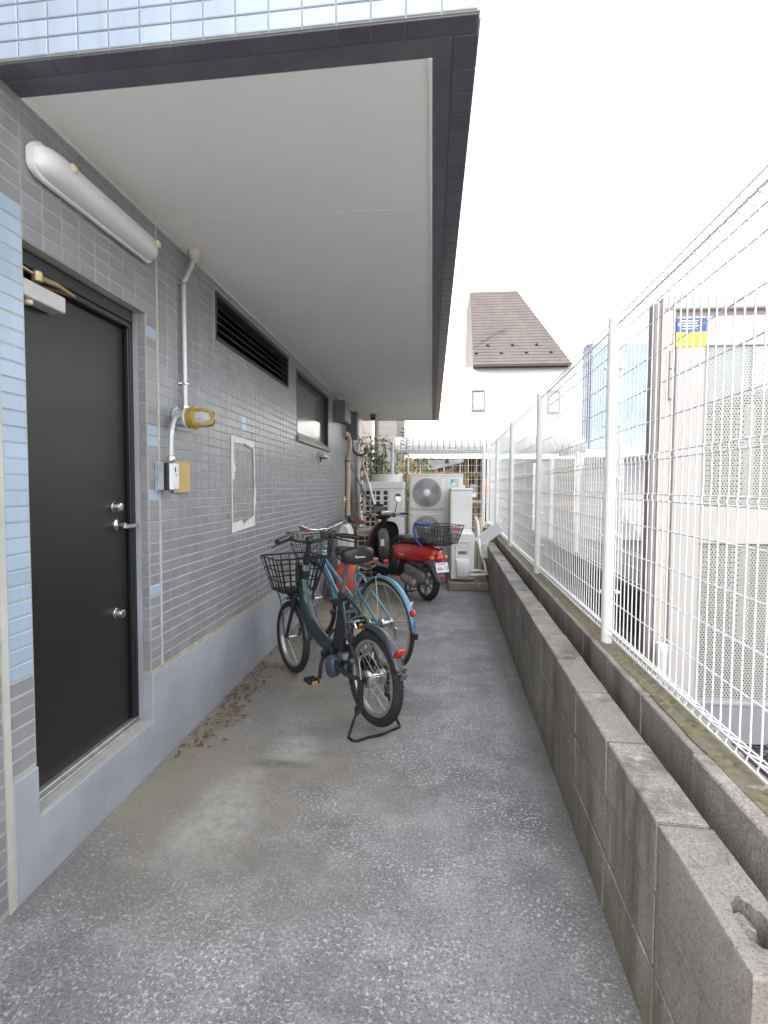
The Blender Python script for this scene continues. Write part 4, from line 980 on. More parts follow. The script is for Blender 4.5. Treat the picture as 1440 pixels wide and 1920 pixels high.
part(MB().tube([(.17, .10, .918), (.17, .0, .900), (.17, -.10, .918)], .008, 6, smooth=4).tube([(.18, .045, .905), (.30, .028, .893), (.40, .01, .912)], .0045, 6).tube([(.18, -.045, .905), (.30, -.028, .893), (.40, -.01, .912)], .0045, 6).box((.27, -.024, .885), (.33, .024, .912), .004), 'saddle_rails', M['black_m'], sd_o)
text('Panasonic', .017, M['print_white'], sd_o, frame_mx((.1335, .008, .941), (0, -1, 0), (-1, 0, .12)))
# battery
bt = MB(); Rb = Matrix.Rotation(math.radians(-11), 3, 'Y')
bt.obox((.325, 0, .485), (.048, .042, .135), Rb, .012).obox((.347, 0, .635), (.034, .036, .026), Rb, .010)
bto = part(bt, 'battery', M['black_plastic'], eb)
lb = MB(); rl2 = random.Random(1)
nb = Rb @ V((-1, 0, 0)); cb0 = V((.325, 0, .485)) + nb * .0487; yb = V((0, 1, 0)); zb_ = Rb @ V((0, 0, 1))
for j in range(9):
    w0 = .028 * rl2.uniform(.7, 1); c = cb0 + zb_ * (.055 - j * .0105); lb.obox(c + yb * (.028 - w0), (.0004, w0, .0026), Rb)
lb.obox(cb0 + zb_ * .095 + yb * .01, (.0004, .007, .020), Rb)
part(lb, 'printed_label', M['win_grey'], bto)
part(MB().obox(cb0 - zb_ * .062 - yb * .010, (.0005, .020, .013), Rb), 'white_sticker', M['print_white'], bto)
part(MB().lathe([(.016, 0), (.016, .03), (.012, .034)], (.372, .036, .585), (.2, 1, 0), 12).tube([(.40, .03, .47), (.42, .05, .44), (.44, .045, .42)], .008, 6), 'battery_lock', M['black_plastic'], eb)
# drive
part(MB().lathe([(.050, -.055), (.060, -.045), (.062, .045), (.048, .058)], (.445, 0, .318), (0, 1, 0), 24), 'bottom_bracket_shell', M['green'], eb)
mo = MB()
pol = [(.36 + math.cos(a) * .052, .262 + math.sin(a) * .070) for a in [i * PI / 12 for i in range(24)]]
part(mo.prism(pol, .030, .092, lambda u, v, d: V((u, d, v)), ch=.012), 'motor_cover', M['motor'], eb, ang=50)
part(MB().lathe([(.058, -.045), (.066, -.035), (.066, .02), (.055, .03)], (.335, 0, .285), (0, 1, 0), 20), 'motor', M['engine'], eb)
cr = MB().tube([(.445, .075, .318), (.452, .094, .25), (.455, .104, .163)], [.015, .012, .0125], 8, flat=.6).lathe([(.018, .06), (.020, .065), (.020, .092), (.014, .096)], (.445, 0, .318), (0, 1, 0), 14)
part(cr, 'crank', M['black_plastic'], eb); part(MB().tube([(.445, -.075, .318), (.438, -.094, .386), (.435, -.104, .473)], [.015, .012, .0125], 8, flat=.6), 'crank', M['black_plastic'], eb)
pdo = part(pedal((.455, .158, .163)), 'pedal', M['black_plastic'], eb)
part(MB().box((.4085, .140, .155), (.4098, .176, .171)), 'pedal_reflector', M['amber'], pdo)
pdo = part(pedal((.435, -.158, .473)), 'pedal', M['black_plastic'], eb)
part(MB().box((.3885, -.176, .465), (.3898, -.140, .481)), 'pedal_reflector', M['amber'], pdo)
part(MB().lathe([(.072, -.062), (.076, -.060), (.076, -.055), (.072, -.053)], (.445, 0, .318), (0, 1, 0), 32).prism([(.44, .40), (.30, .37), (.02, .325), (-.045, .300), (-.04, .262), (.02, .245), (.28, .232), (.46, .240), (.515, .28), (.52, .35)], -.062, -.080, lambda u, v, d: V((u, d, v)), ch=.004), 'chain_case', M['black_plastic'], eb)
# mudguards
mg = part(mudguard((0, .287), .292, math.radians(62), math.radians(160), .066, .016), 'rear_mudguard', M['fender_d'], eb, ang=50)
part(MB().obox((-.281, 0, .372), (.002, .020, .018), Matrix.Rotation(math.radians(-22), 3, 'Y'), .002), 'mudguard_flap', M['sc_grey'], mg)
Rr = Matrix.Rotation(math.radians(-38), 3, 'Y')
lm = MB().obox((-.244, 0, .485), (.010, .024, .028), Rr, .006)
rl_o = part(lm, 'rear_reflector', M['red_lens'], eb)
part(MB().obox((-.234, 0, .478), (.006, .027, .032), Rr, .004), 'reflector_base', M['black_plastic'], rl_o)
st = MB()
for s in (-1, 1): st.tube([(0, s * .072, .287), (-.12, s * .064, .345), (-.268, s * .038, .402)], .0025, 5)
st.tube([(-.268, .038, .402), (-.284, .0, .405), (-.268, -.038, .402)], .0025, 5, smooth=4)
part(st, 'mudguard_stay', M['black_m'], eb)
part(MB().obox((-.279, 0, .420), (.002, .006, .012), Matrix.Rotation(math.radians(-27), 3, 'Y'), .002), 'stay_bolt', M['chrome'], eb)
part(mudguard((WB, .2565), .288, math.radians(60), math.radians(172), .060, .014), 'front_mudguard', M['fender_d'], eb, ang=50)
bk = MB()
bk.tube([(.175, -.05, .575), (.165, -.02, .592), (.165, .02, .592), (.175, .05, .575)], .010, 8).tube([(.185, .060, .555), (.155, .066, .53), (.150, .062, .49)], .012, 8).tube([(.185, -.060, .555), (.155, -.066, .53), (.150, -.062, .49)], .012, 8)
bk.box((.118, .050, .455), (.160, .078, .505), .006).box((.118, -.078, .455), (.160, -.050, .505), .006)
part(bk, 'rear_brake', M['black_plastic'], eb)
part(MB().tube([(.19, -.055, .563), (.14, -.05, .575), (.115, -.045, .56)], .006, 6, smooth=4).tube([(.19, .055, .563), (.14, .05, .575), (.115, .045, .545)], .006, 6, smooth=4).box((.185, -.06, .556), (.215, .06, .563), .002), 'brake_bridge', M['chrome'], eb)
rk = MB().tube([(.06, .0, .402), (.055, .048, .398), (.04, .07, .375), (.0, .082, .29)], .005, 6, smooth=4)
rk.tube([(.20, .03, .33), (.17, .0, .335), (.20, -.03, .33)], .014, 8, smooth=4)
part(rk, 'ring_lock', M['engine'], eb)
# two-legged stand
part(MB().tube([(.0, .078, .275), (-.005, .095, .20), (-.015, .118, .13), (-.028, .172, .022), (-.045, .178, .009), (-.085, .165, .008), (-.085, .09, .008), (-.10, .02, .010), (-.085, -.06, .010), (-.075, -.120, .010), (-.060, -.128, .016), (-.028, -.100, .10), (-.008, -.090, .19), (.0, -.080, .275)], .0075, 8, smooth=6), 'rear_stand', M['black_m'], eb)
part(MB().box((-.022, .076, .12), (.018, .10, .285), .006).box((-.02, .10, .105), (.015, .118, .15), .005).box((-.018, -.098, .16), (.016, -.076, .285), .006), 'stand_bracket', M['black_plastic'], eb)
part(MB().obox((.03, .070, .185), (.006, .003, .05), Matrix.Rotation(.25, 3, 'Y'), .002).obox((.015, .030, .445), (.045, .002, .012), Matrix.Rotation(.6, 3, 'Y')), 'chrome_bracket', M['engine'], eb, kind='stuff')
# fork and steering
fk = MB()
for s in (-1, 1): fk.tube([(.930, s * .022, .600), (.952, s * .044, .560), (.985, s * .050, .46), (WB - .035, s * .050, .33), (WB, s * .050, .2565)], [.017, .016, .014, .012, .010], 10, smooth=5)
fk.tube([(.930, -.03, .600), (.930, .03, .600)], .020, 10)
part(fk, 'fork', M['black_plastic'], eb)
part(MB().lathe([(.027, -.012), (.027, .02), (.031, .022), (.031, .034), (.026, .036)], (.866, 0, .782), (-.34, 0, 1), 18), 'headset', M['chrome'], eb)
part(MB().lathe([(.025, 0), (.030, .006), (.030, .02)], (.925, 0, .615), (-.34, 0, 1), 16), 'headset', M['chrome'], eb)
part(MB().tube([(.858, 0, .80), (.832, 0, .88), (.812, 0, .985)], .0175, 14).lathe([(.026, -.02), (.027, 0), (.024, .016)], (.815, 0, .975), (0, 1, 0), 16).lathe([(.027, .0), (.027, .05)], (.849, 0, .825), (-.30, 0, 1), 14), 'stem', M['black_plastic'], eb)
hbr = part(MB().tube([(.66, .285, .995), (.70, .235, 1.003), (.765, .165, 1.008), (.80, .11, .985), (.815, .05, .972), (.815, -.05, .972), (.80, -.11, .985), (.765, -.165, 1.008), (.70, -.235, 1.003), (.66, -.285, .995)], .0112, 10, smooth=5), 'handlebar', M['black_plastic'], eb)
for s in (-1, 1):
    part(MB().tube([(.735, s * .195, 1.0065), (.70, s * .235, 1.003), (.652, s * .293, .994)], [.0165, .016, .0175], 14), 'grip', M['leather'], hbr)
    part(MB().tube([(.765, s * .165, .997), (.775, s * .185, .985), (.745, s * .25, .968), (.70, s * .305, .955)], [.009, .007, .006, .005], 8, smooth=4).box((.755, s * .15 - .015, .990), (.785, s * .15 + .015, 1.020), .005), 'brake_lever', M['black_plastic'], hbr)
part(MB().box((.76, -.13, .995), (.80, -.075, 1.035), .006).lathe([(.018, 0), (.018, .016), (.010, .024)], (.79, -.14, 1.01), (0, 0, 1), 14), 'control_pad', M['black_plastic'], hbr)
cbm = MB()
cbm.tube([(.775, .14, .99), (.87, .10, .93), (.92, .05, .85), (.93, .04, .70)], .0028, 6, smooth=6).tube([(.775, -.14, .99), (.88, -.12, .95), (.93, -.05, .85), (.92, -.04, .70), (.86, -.03, .56)], .0028, 6, smooth=6)
part(cbm, 'cables', M['black_plastic'], eb)
# basket
bko = part(basket(MB(), (.955, -.125), (1.165, .125), (.905, -.19), (1.225, .19), .605, .842, 4, 5, 3, .0044, .0058), 'basket', M['black_m'], eb)
part(MB().box((.915, -.05, .66), (.93, .05, .80), .004).box((.955, -.05, .590), (1.15, .05, .601), .003), 'basket_bracket', M['black_plastic'], bko)
bsy = MB()
for s in (-1, 1): bsy.tube([(1.14, s * .10, .605), (1.13, s * .07, .50), (WB, s * .060, .2565)], .0042, 6, smooth=4)
part(bsy, 'basket_stay', M['black_m'], eb)
part(MB().lathe([(.026, 0), (.030, .01), (.030, .045), (.018, .06)], (1.09, 0, .575), (1, 0, -.1), 14), 'headlamp', M['black_plastic'], eb)

# ---- blue city bicycle -------------------------------------------------
BX, BY = -.322, 3.86
bb = thing('city_bicycle', 'sky blue city bicycle with tan saddle and brown grips behind the electric one', 'bicycle', (BX, BY, 0), math.atan2(4.665 - BY, -1.007 - BX))
bb.rotation_mode = 'XYZ'; bb.rotation_euler.x = math.radians(-2.5)
WB = 1.06; R = .336
wr = wheel(bb, 0, R, R, .034, .026, 36, tan=True, hub_r=.032)
part(MB().lathe([(.045, .028), (.048, .030), (.048, .050), (.030, .056)], (0, 0, R), (0, 1, 0), 24).lathe([(.026, -.055), (.038, -.052), (.038, -.050), (.030, -.048), (.036, -.044), (.036, -.042), (.030, -.040)], (0, 0, R), (0, 1, 0), 20), 'gear_hub', M['chrome'], wr)
wheel(bb, WB, R, R, .034, .026, 36, tan=True, hub_r=.028, name='wheel')
f = MB()
f.tube([(.905, 0, .715), (.79, 0, .655), (.60, 0, .535), (.395, 0, .42)], .0155, 12)                  # upper staggered tube
f.tube([(.920, 0, .675), (.70, 0, .46), (.47, 0, .285)], .0165, 12)                                    # down tube
f.tube([(.455, 0, .28), (.41, 0, .46), (.352, 0, .70)], .0160, 12)
f.tube([(.928, 0, .655), (.905, 0, .715), (.872, 0, .815)], .0195, 14)
f.tube([(.455, -.035, .28), (.455, .035, .28)], .022, 14)
for s in (-1, 1):
    f.tube([(.362, s * .014, .655), (.34, s * .04, .63), (.28, s * .052, .55), (.0, s * .066, .345)], .0095, 8, smooth=4)
    f.tube([(.43, s * .028, .285), (.30, s * .050, .295), (.0, s * .066, .332)], .0105, 8)
    f.box((-.022, s * .066 - .004, R - .02), (.02, s * .066 + .004, R + .022), .003)
f.tube([(.275, -.05, .555), (.275, .05, .555)], .008, 8)
part(f, 'frame', M['blue_f'], bb, ang=50)
part(MB().lathe([(.0205, 0), (.0205, .012)], (.889, 0, .758), (-.30, 0, 1), 14).lathe([(.0205, 0), (.0205, .012)], (.882, 0, .785), (-.30, 0, 1), 14), 'head_band', M['print_white'], bb)
part(MB().tube([(.355, 0, .695), (.335, 0, .745)], .0135, 12).lathe([(.020, 0), (.020, .018)], (.352, 0, .690), (-.24, 0, 1), 12), 'seat_post', M['chrome'], bb)
so = part(saddle(.275, .205, .175, .792, h=.048, nose=.24, drop=.03), 'saddle', M['brown_l'], bb, ang=50)
part(MB().tube([(.20, .07, .742), (.19, .03, .72), (.20, -.03, .72), (.20, -.07, .742)], .008, 6, smooth=3).tube([(.20, .04, .735), (.33, .025, .735), (.42, .01, .755)], .004, 6).tube([(.20, -.04, .735), (.33, -.025, .735), (.42, -.01, .755)], .004, 6), 'saddle_rails', M['chrome'], so)
fk = MB()
for s in (-1, 1): fk.tube([(.948, s * .02, .628), (.955, s * .044, .60), (.985, s * .052, .49), (1.02, s * .052, .40), (WB, s * .052, R)], [.015, .0145, .012, .010, .008], 10, smooth=5)
fk.tube([(.945, -.03, .635), (.945, .03, .635)], .018, 10)
part(fk, 'fork', M['fork_n'], bb)
part(MB().lathe([(.021, 0), (.025, .004), (.025, .022), (.016, .026), (.014, .05)], (.872, 0, .815), (-.33, 0, 1), 14), 'headset', M['chrome'], bb)
part(MB().tube([(.862, 0, .85), (.838, 0, .925), (.845, 0, .955), (.90, 0, .968)], .0125, 12, smooth=5).lathe([(.020, -.022), (.020, .022)], (.905, 0, .968), (0, 1, 0), 14), 'stem', M['chrome'], bb)
hb2 = part(MB().tube([(.66, .270, 1.000), (.78, .262, 1.012), (.87, .225, 1.018), (.925, .14, .985), (.910, .05, .968), (.905, 0, .968), (.910, -.05, .968), (.925, -.14, .990), (.87, -.225, 1.030), (.78, -.262, 1.030), (.66, -.270, 1.018)], .0112, 10, smooth=6), 'handlebar', M['chrome'], bb)
for s, z in ((1, 1.008), (-1, 1.026)):
    part(MB().tube([(.80, s * .258, z + .003), (.72, s * .268, z - .003), (.655, s * .271, z - .009)], [.0155, .017, .0165], 12, smooth=3), 'grip', M['brown_l'], hb2)
    part(MB().tube([(.86, s * .235, z - .008), (.855, s * .26, z - .03), (.76, s * .285, z - .05), (.70, s * .29, z - .055)], [.007, .006, .005], 8, smooth=4), 'brake_lever', M['chrome'], hb2)
part(MB().lathe([(.018, -.02), (.023, -.018), (.023, .018), (.018, .02)], (.835, -.247, 1.03), (-.9, -.35, 0), 16).lathe([(.018, 0), (.016, .014), (.006, .02)], (.84, -.245, 1.05), (0, 0, 1), 12), 'shifter', M['black_plastic'], hb2)
part(MB().tube([(.84, -.24, 1.02), (.93, -.20, 1.03), (1.0, -.10, .98), (.97, -.03, .85), (.93, -.02, .74)], .0026, 6, smooth=6).tube([(.84, .24, 1.0), (.95, .20, 1.0), (1.0, .08, .95), (.97, .03, .80), (.95, .03, .62)], .0026, 6, smooth=6), 'cables', M['black_plastic'], bb)
part(basket(MB(), (1.00, -.12), (1.21, .12), (.965, -.175), (1.27, .175), .70, .93, 6, 7, 4, .0022, .0038), 'basket', M['black_m'], bb)
mg = part(mudguard((0, R), R + .018, math.radians(28), math.radians(178), .048, .014, n=40), 'rear_mudguard', M['blue_f'], bb, ang=50)
part(MB().box((-.362, -.018, .300), (-.352, .018, .342), .003), 'mudguard_flap', M['black_plastic'], mg)
part(mudguard((WB, R), R + .018, math.radians(70), math.radians(175), .048, .014, n=30), 'front_mudguard', M['blue_f'], bb, ang=50)
ro = part(MB().lathe([(.004, 0), (.022, .001), (.022, .010), (.016, .018), (.0, .020)], (-.332, 0, .478), (-.95, 0, .32), 18), 'rear_reflector', M['red_lens'], bb)
part(MB().lathe([(.024, -.006), (.024, .002)], (-.332, 0, .478), (-.95, 0, .32), 18), 'reflector_base', M['black_plastic'], ro)
stk = part(MB().obox((-.3115, 0, .536), (.0012, .015, .020), Matrix.Rotation(math.radians(-28), 3, 'Y')), 'white_sticker', M['print_white'], bb)
part(MB().obox((-.3128, 0, .538), (.0006, .006, .005), Matrix.Rotation(math.radians(-28), 3, 'Y')), 'sticker_print', M['win_grey'], stk)
st = MB()
for s in (-1, 1):
    st.tube([(0, s * .07, R), (-.17, s * .055, R + .035), (-.335, s * .028, R + .06)], .0022, 5)
    st.tube([(0, s * .07, R + .01), (.02, s * .05, R + .17), (.065, s * .027, R + .335)], .0022, 5)
st.tube([(-.335, .028, R + .06), (-.36, .0, R + .063), (-.335, -.028, R + .06)], .0022, 5, smooth=3).tube([(.065, .027, R + .335), (.068, 0, R + .358), (.065, -.027, R + .335)], .0028, 5, smooth=4)
part(st, 'mudguard_stay', M['spoke'], bb)
part(MB().lathe([(.018, 0), (.022, .004), (.022, .014)], (-.01, -.07, R - .06), (0, -1, 0), 14).obox((-.01, -.075, R - .09), (.010, .008, .045), Matrix.Rotation(.2, 3, 'Y'), .003), 'derailleur', M['chrome'], bb)
part(MB().lathe([(.085, -.05), (.088, -.048), (.088, -.046), (.085, -.044)], (.455, 0, .28), (0, 1, 0), 36).tube([(.455, -.06, .28), (.46, -.09, .20), (.465, -.10, .115)], .010, 8).tube([(.455, .06, .28), (.45, .09, .36), (.445, .10, .445)], .010, 8), 'crankset', M['chrome'], bb)
part(pedal((.465, -.15, .115)), 'pedal', M['black_plastic'], bb); part(pedal((.445, .15, .445)), 'pedal', M['black_plastic'], bb)
part(MB().box((.275, .040, .50), (.31, .065, .60), .008).tube([(.29, .045, .59), (.27, .03, .63), (.25, .045, .66)], .008, 8, smooth=3).box((.275, -.065, .50), (.31, -.040, .60), .008), 'caliper_brake', M['chrome'], bb)
part(MB().tube([(.05, .08, R - .01), (-.02, .13, .16), (-.06, .185, .012)], .008, 8).obox((-.062, .19, .010), (.018, .012, .007), Matrix.Identity(3), .003), 'side_stand', M['chrome'], bb)

# ---- scooter -------------------------------------------------------------
SX, SY = -.045, 6.27
hx_, hy_ = -.57, .82
sc_ = thing('motor_scooter', 'red and black motor scooter with a black mesh rear basket and blue strap', 'scooter', (SX, SY, 0), math.atan2(hy_, hx_))
WB = 1.18
def fat_wheel(s, R, tw, name='wheel'):
    C_ = V((s, 0, R)); n = 48; ns = 14; vs = []; fs = []
    for i in range(n):
        a = 2 * PI * i / n
        for k in range(ns):
            b = 2 * PI * k / ns; q = R - tw * .42 + math.cos(b) * tw * .42; vs.append(C_ + V((math.cos(a) * q, math.sin(b) * tw / 2, math.sin(a) * q)))
    for i in range(n):
        for k in range(ns): fs.append((i * ns + k, i * ns + (k + 1) % ns, ((i + 1) % n) * ns + (k + 1) % ns, ((i + 1) % n) * ns + k))
    w_ = part(MB().lathe([(.035, -.05), (.05, -.035), (.06, -.02), (.06, .02), (.05, .035), (.035, .05)], C_, (0, 1, 0), 24).lathe([(R - tw * .80, -.034), (R - tw * .72, -.034), (R - tw * .72, .034), (R - tw * .80, .034), (R - tw * .86, .012), (R - tw * .86, -.012)], C_, (0, 1, 0), 36), name, M['engine'], sc_)
    bm = bmesh.new(); bm.from_mesh(w_.data); bmesh.ops.delete(bm, geom=[f for f in bm.faces if len(f.verts) > 30], context='FACES'); bm.to_mesh(w_.data); bm.free()
    part(MB().add(vs, fs), 'tyre', M['rubber'], w_, ang=60)
    s5 = MB()
    for i in range(5):
        a = i * 2 * PI / 5; s5.obox(C_ + V((math.cos(a), 0, math.sin(a))) * (R - tw) * .62, ((R - tw) * .40, .012, .014), Matrix.Rotation(-a, 3, 'Y'), .003)
    part(s5, 'wheel_spoke', M['engine'], w_); return w_
fat_wheel(0, .218, .085); fat_wheel(WB, .212, .08)
def shell(stations, n=16, pw=2.6):
    """stations: (x, z_low, z_high, half width) -> rounded body"""
    rings = []
    for x, zl, zh, hw in stations:
        o = []
        for k in range(n):
            a = 2 * PI * k / n; c, s = math.cos(a), math.sin(a)
            o.append(V((x, math.copysign(abs(c) ** (2 / pw), c) * hw, (zl + zh) / 2 + math.copysign(abs(s) ** (2 / pw), s) * (zh - zl) / 2)))
        rings.append(o)
    return MB().loft(rings)
body = part(shell([(-.215, .515, .585, .035), (-.19, .495, .625, .075), (-.12, .475, .655, .105), (0, .455, .672, .130), (.15, .44, .675, .150), (.32, .42, .668, .165), (.48, .41, .655, .165), (.58, .40, .645, .150), (.615, .42, .62, .12)]), 'red_body', M['red_paint'], sc_, ang=60)
text('TODAY', .042, M['chrome'], body, frame_mx((.33, .1672, .520), (-1, .02, 0), (.0, 1, .06)))
part(shell([(.46, .22, .43, .145), (.54, .20, .56, .150), (.62, .20, .58, .150), (.665, .20, .40, .150), (.70, .20, .285, .155), (.98, .205, .285, .165), (1.04, .21, .34, .16), (1.07, .24, .36, .14)]), 'floorboard', M['sc_black'], sc_, ang=60)
seat = part(shell([(-.10, .672, .700, .06), (-.06, .662, .728, .105), (.05, .655, .742, .125), (.20, .652, .735, .130), (.32, .650, .722, .130), (.42, .650, .735, .125), (.54, .650, .738, .112), (.64, .645, .715, .085), (.68, .655, .69, .05)], pw=3), 'seat', M['leather'], sc_, ang=60)
# leg shield: curved panel, red outside, black inside
def shield(off, th, ws=1.0):
    rings = []
    for z, x, hw in ((.215, 1.075, .175), (.26, 1.085, .205), (.36, 1.105, .225), (.50, 1.115, .232), (.64, 1.105, .225), (.75, 1.075, .20), (.82, 1.05, .16), (.86, 1.035, .11), (.875, 1.03, .06)):
        o = []
        for j in range(13):
            v = -1 + 2 * j / 12; o.append(V((x + off - .085 * abs(v) ** 2.2, v * hw * ws, z)))
        for j in range(13):
            v = 1 - 2 * j / 12; o.append(V((x + off + th - .085 * abs(v) ** 2.2, v * hw * ws * .985, z)))
        rings.append(o)
    return MB().loft(rings)
part(shield(0, .030), 'leg_shield', M['sc_black'], sc_, ang=50)
part(shield(.031, .055, .97), 'front_cowl', M['red_paint'], sc_, ang=50)
inn = part(shell([(.985, .30, .40, .06), (1.01, .27, .55, .085), (1.035, .27, .70, .10), (1.06, .28, .78, .10)], pw=3), 'inner_cover', M['frame_black'], sc_, ang=60)
part(MB().box((1.000, .02, .575), (1.006, .075, .635)).box((1.000, .02, .545), (1.006, .075, .572)), 'warning_label', M['cab_cream'], inn)
part(shell([(.70, .285, .292, .13), (.98, .288, .300, .145), (1.03, .29, .345, .14)], pw=4), 'floor_mat', M['sc_grey'], sc_)
part(MB().tube([(1.06, 0, .84), (1.03, 0, .96)], .035, 12), 'steering_column', M['sc_black'], sc_)
hc = part(shell([(.975, .935, .975, .05), (1.0, .915, 1.0, .10), (1.04, .90, 1.015, .115), (1.09, .89, 1.01, .11), (1.14, .895, .985, .08), (1.165, .915, .96, .04)], pw=2.4), 'handlebar_cowl', M['sc_black'], sc_, ang=60)
part(MB().obox((.985, 0, .992), (.012, .075, .024), Matrix.Rotation(-.7, 3, 'Y'), .006), 'instrument_panel', M['clear'], hc)
part(MB().loft([[V((1.16 + .02 * k, math.cos(a) * .105 * (1 - .12 * k), .99 + .04 * k + math.sin(a) * .012)) for a in [i * PI / 8 for i in range(16)]] for k in (0, 1, 2)] + [[V((1.185, math.cos(a) * .07, 1.095 + math.sin(a) * .006)) for a in [i * PI / 8 for i in range(16)]]]), 'fly_screen', M['black_plastic'], sc_)
for s in (-1, 1):
    part(MB().tube([(1.02, s * .10, .955), (1.0, s * .20, .968), (.975, s * .315, .975)], .0125, 10), 'handlebar', M['engine'], sc_)
    part(MB().tube([(.992, s * .225, .970), (.972, s * .335, .975)], [.0185, .0175], 12), 'grip', M['leather'], sc_)
    part(MB().tube([(1.03, s * .16, .955), (1.03, s * .23, .94), (1.0, s * .32, .925)], [.009, .006, .006], 8), 'brake_lever', M['chrome'], sc_)
    part(shell([(1.0, .93, .98, .03), (1.03, .92, .985, .035), (1.05, .93, .975, .03)]) if s > 0 else MB().box((1.0, -.165, .925), (1.045, -.115, .985), .01), 'switch_box', M['sc_black'], sc_)
    part(MB().sphere((1.17, s * .13, .93), .03, 12, 8, (.9, 1.1, .8)), 'front_indicator', M['amber'], sc_)
mi = part(MB().tube([(1.02, -.155, .97), (1.03, -.175, 1.05), (1.045, -.21, 1.13)], .006, 8, smooth=3), 'mirror_stem', M['black_plastic'], sc_)
part(MB().lathe([(.020, .02), (.050, .012), (.058, .0), (.058, -.006)], (1.045, -.215, 1.185), (1, .15, 0), 22), 'mirror_back', M['black_plastic'], mi)
part(MB().lathe([(.054, 0), (.0, .001)], (1.037, -.2163, 1.185), (-1, -.15, 0.12), 22), 'mirror_glass', M['clear'], mi)
# rear: mudguard, plate, lamps
part(shell([(-.285, .27, .33, .03), (-.27, .25, .42, .06), (-.22, .30, .50, .072), (-.15, .40, .53, .075), (-.05, .44, .52, .07)], pw=3), 'rear_mudguard', M['sc_fender'], sc_, ang=60)
Rp = Matrix.Rotation(math.radians(18), 3, 'Y')
pc = V((-.292, 0, .425)); pl_ = part(MB().obox(pc, (.0012, .085, .056), Rp, .0008), 'number_plate', M['print_white'], sc_)
pn_ = Rp @ V((-1, 0, 0)); pm_ = frame_mx(pc + pn_ * .0025 - (Rp @ V((0, 0, 1))) * .012, (0, -1, 0), pn_)
text('·66-12', .062, M['print_black'], pl_, pm_)
pt_ = MB(); rp2 = random.Random(6)
for i in range(6): pt_.obox(pc + pn_ * .0022 + (Rp @ V((0, 0, 1))) * .038 + V((0, .05 - i * .018, 0)), (.0006, .005, .007), Rp)
part(pt_, 'plate_print', M['print_red'], pl_)
part(shell([(-.268, .505, .540, .02), (-.25, .49, .56, .045), (-.21, .485, .575, .055), (-.17, .49, .57, .05)], pw=2.2), 'tail_lamp', M['red_lens'], sc_, ang=60)
for s in (-1, 1): part(MB().sphere((-.215, s * .092, .528), .034, 14, 10, (1.1, .8, .85)), 'rear_indicator', M['amber'], sc_)
part(MB().obox((-.300, 0, .325), (.004, .026, .018), Rp, .002), 'rear_reflector', M['red_lens'], sc_)
# engine, muffler, stand
part(shell([(-.03, .19, .29, .03), (.02, .17, .33, .045), (.16, .19, .36, .05), (.30, .22, .38, .045), (.36, .25, .36, .03)], pw=3).add([], []), 'crankcase', M['engine'], sc_)
ec = shell([(-.06, .19, .28, .022), (-.02, .165, .315, .035), (.10, .18, .34, .038), (.26, .215, .375, .038), (.34, .24, .37, .026)], pw=3.2)
ec.v = [v + V((0, .088, .035)) for v in ec.v]; eco = part(ec, 'transmission_cover', M['engine'], sc_, ang=60)
part(MB().lathe([(.016, 0), (.016, .006), (.010, .008)], (.10, .125, .305), (0, 1, 0), 14), 'cover_bolt', M['sc_grey'], eco)
part(shell([(-.02, .330, .400, .02), (.02, .315, .43, .04), (.16, .33, .45, .045), (.24, .35, .44, .03)], pw=3), 'air_box', M['sc_grey'], sc_)
mf = MB().lathe([(.030, 0), (.052, .02), (.058, .06), (.060, .24), (.050, .29), (.025, .31)], (.055, .125, .19), (.93, 0, .16), 20)
mfo = part(mf, 'muffler', M['muffler'], sc_, ang=50)
part(MB().tube([(.30, .12, .235), (.40, .10, .25), (.45, .04, .28)], .016, 8, smooth=4), 'exhaust_pipe', M['engine'], mfo)
part(MB().tube([(.33, .10, .20), (.29, .12, .10), (.235, .135, .03), (.20, .135, .012)], .011, 8, smooth=4).tube([(.33, -.10, .20), (.29, -.12, .10), (.235, -.135, .03), (.20, -.135, .012)], .011, 8, smooth=4).tube([(.27, -.125, .07), (.27, .125, .07)], .009, 8), 'main_stand', M['sc_black'], sc_)
part(MB().tube([(.17, .13, .20), (.15, .15, .14), (.10, .16, .10), (.06, .16, .115)], .007, 6, smooth=3), 'kick_lever', M['sc_black'], sc_)
part(shell([(WB - .20, .30, .36, .04), (WB - .12, .38, .44, .055), (WB, .41, .455, .058), (WB + .12, .37, .43, .055), (WB + .2, .27, .33, .04)], pw=3), 'front_mudguard', M['red_paint'], sc_, ang=60)
fkm = MB()
for s in (-1, 1): fkm.tube([(1.09, s * .06, .45), (WB - .03, s * .062, .21)], .016, 8)
part(fkm, 'fork', M['engine'], sc_)
part(MB().tube([(.0, .09, .66), (-.10, .09, .685), (-.33, .085, .688), (-.34, -.085, .688), (-.10, -.09, .685), (.0, -.09, .66)], .009, 8, smooth=3).tube([(-.12, .05, .655), (-.25, .03, .62), (-.30, .0, .64)], .010, 8), 'rear_carrier', M['black_m'], sc_)
bso = part(basket(MB(), (-.38, -.15), (-.06, .15), (-.44, -.205), (-.02, .205), .700, .905, 7, 7, 4, .0026, .0045), 'rear_basket', M['black_m'], sc_)
b0, t0 = ((-.378, -.148), (-.062, .148)), ((-.437, -.202), (-.023, .202))
def q(z0, z1): return [V((x, y, z)) for z, ((xa, ya), (xb, yb)) in ((.703, b0), (.878, ((-.429, -.195), (-.028, .195)))) for x, y in ((xa, ya), (xb, ya), (xb, yb), (xa, yb))]
mv = q(0, 0)
part(MB().add(mv, [(0, 1, 5, 4), (1, 2, 6, 5), (2, 3, 7, 6), (3, 0, 4, 7), (0, 3, 2, 1)]), 'mesh_liner', M['mesh'], bso, smooth=False)
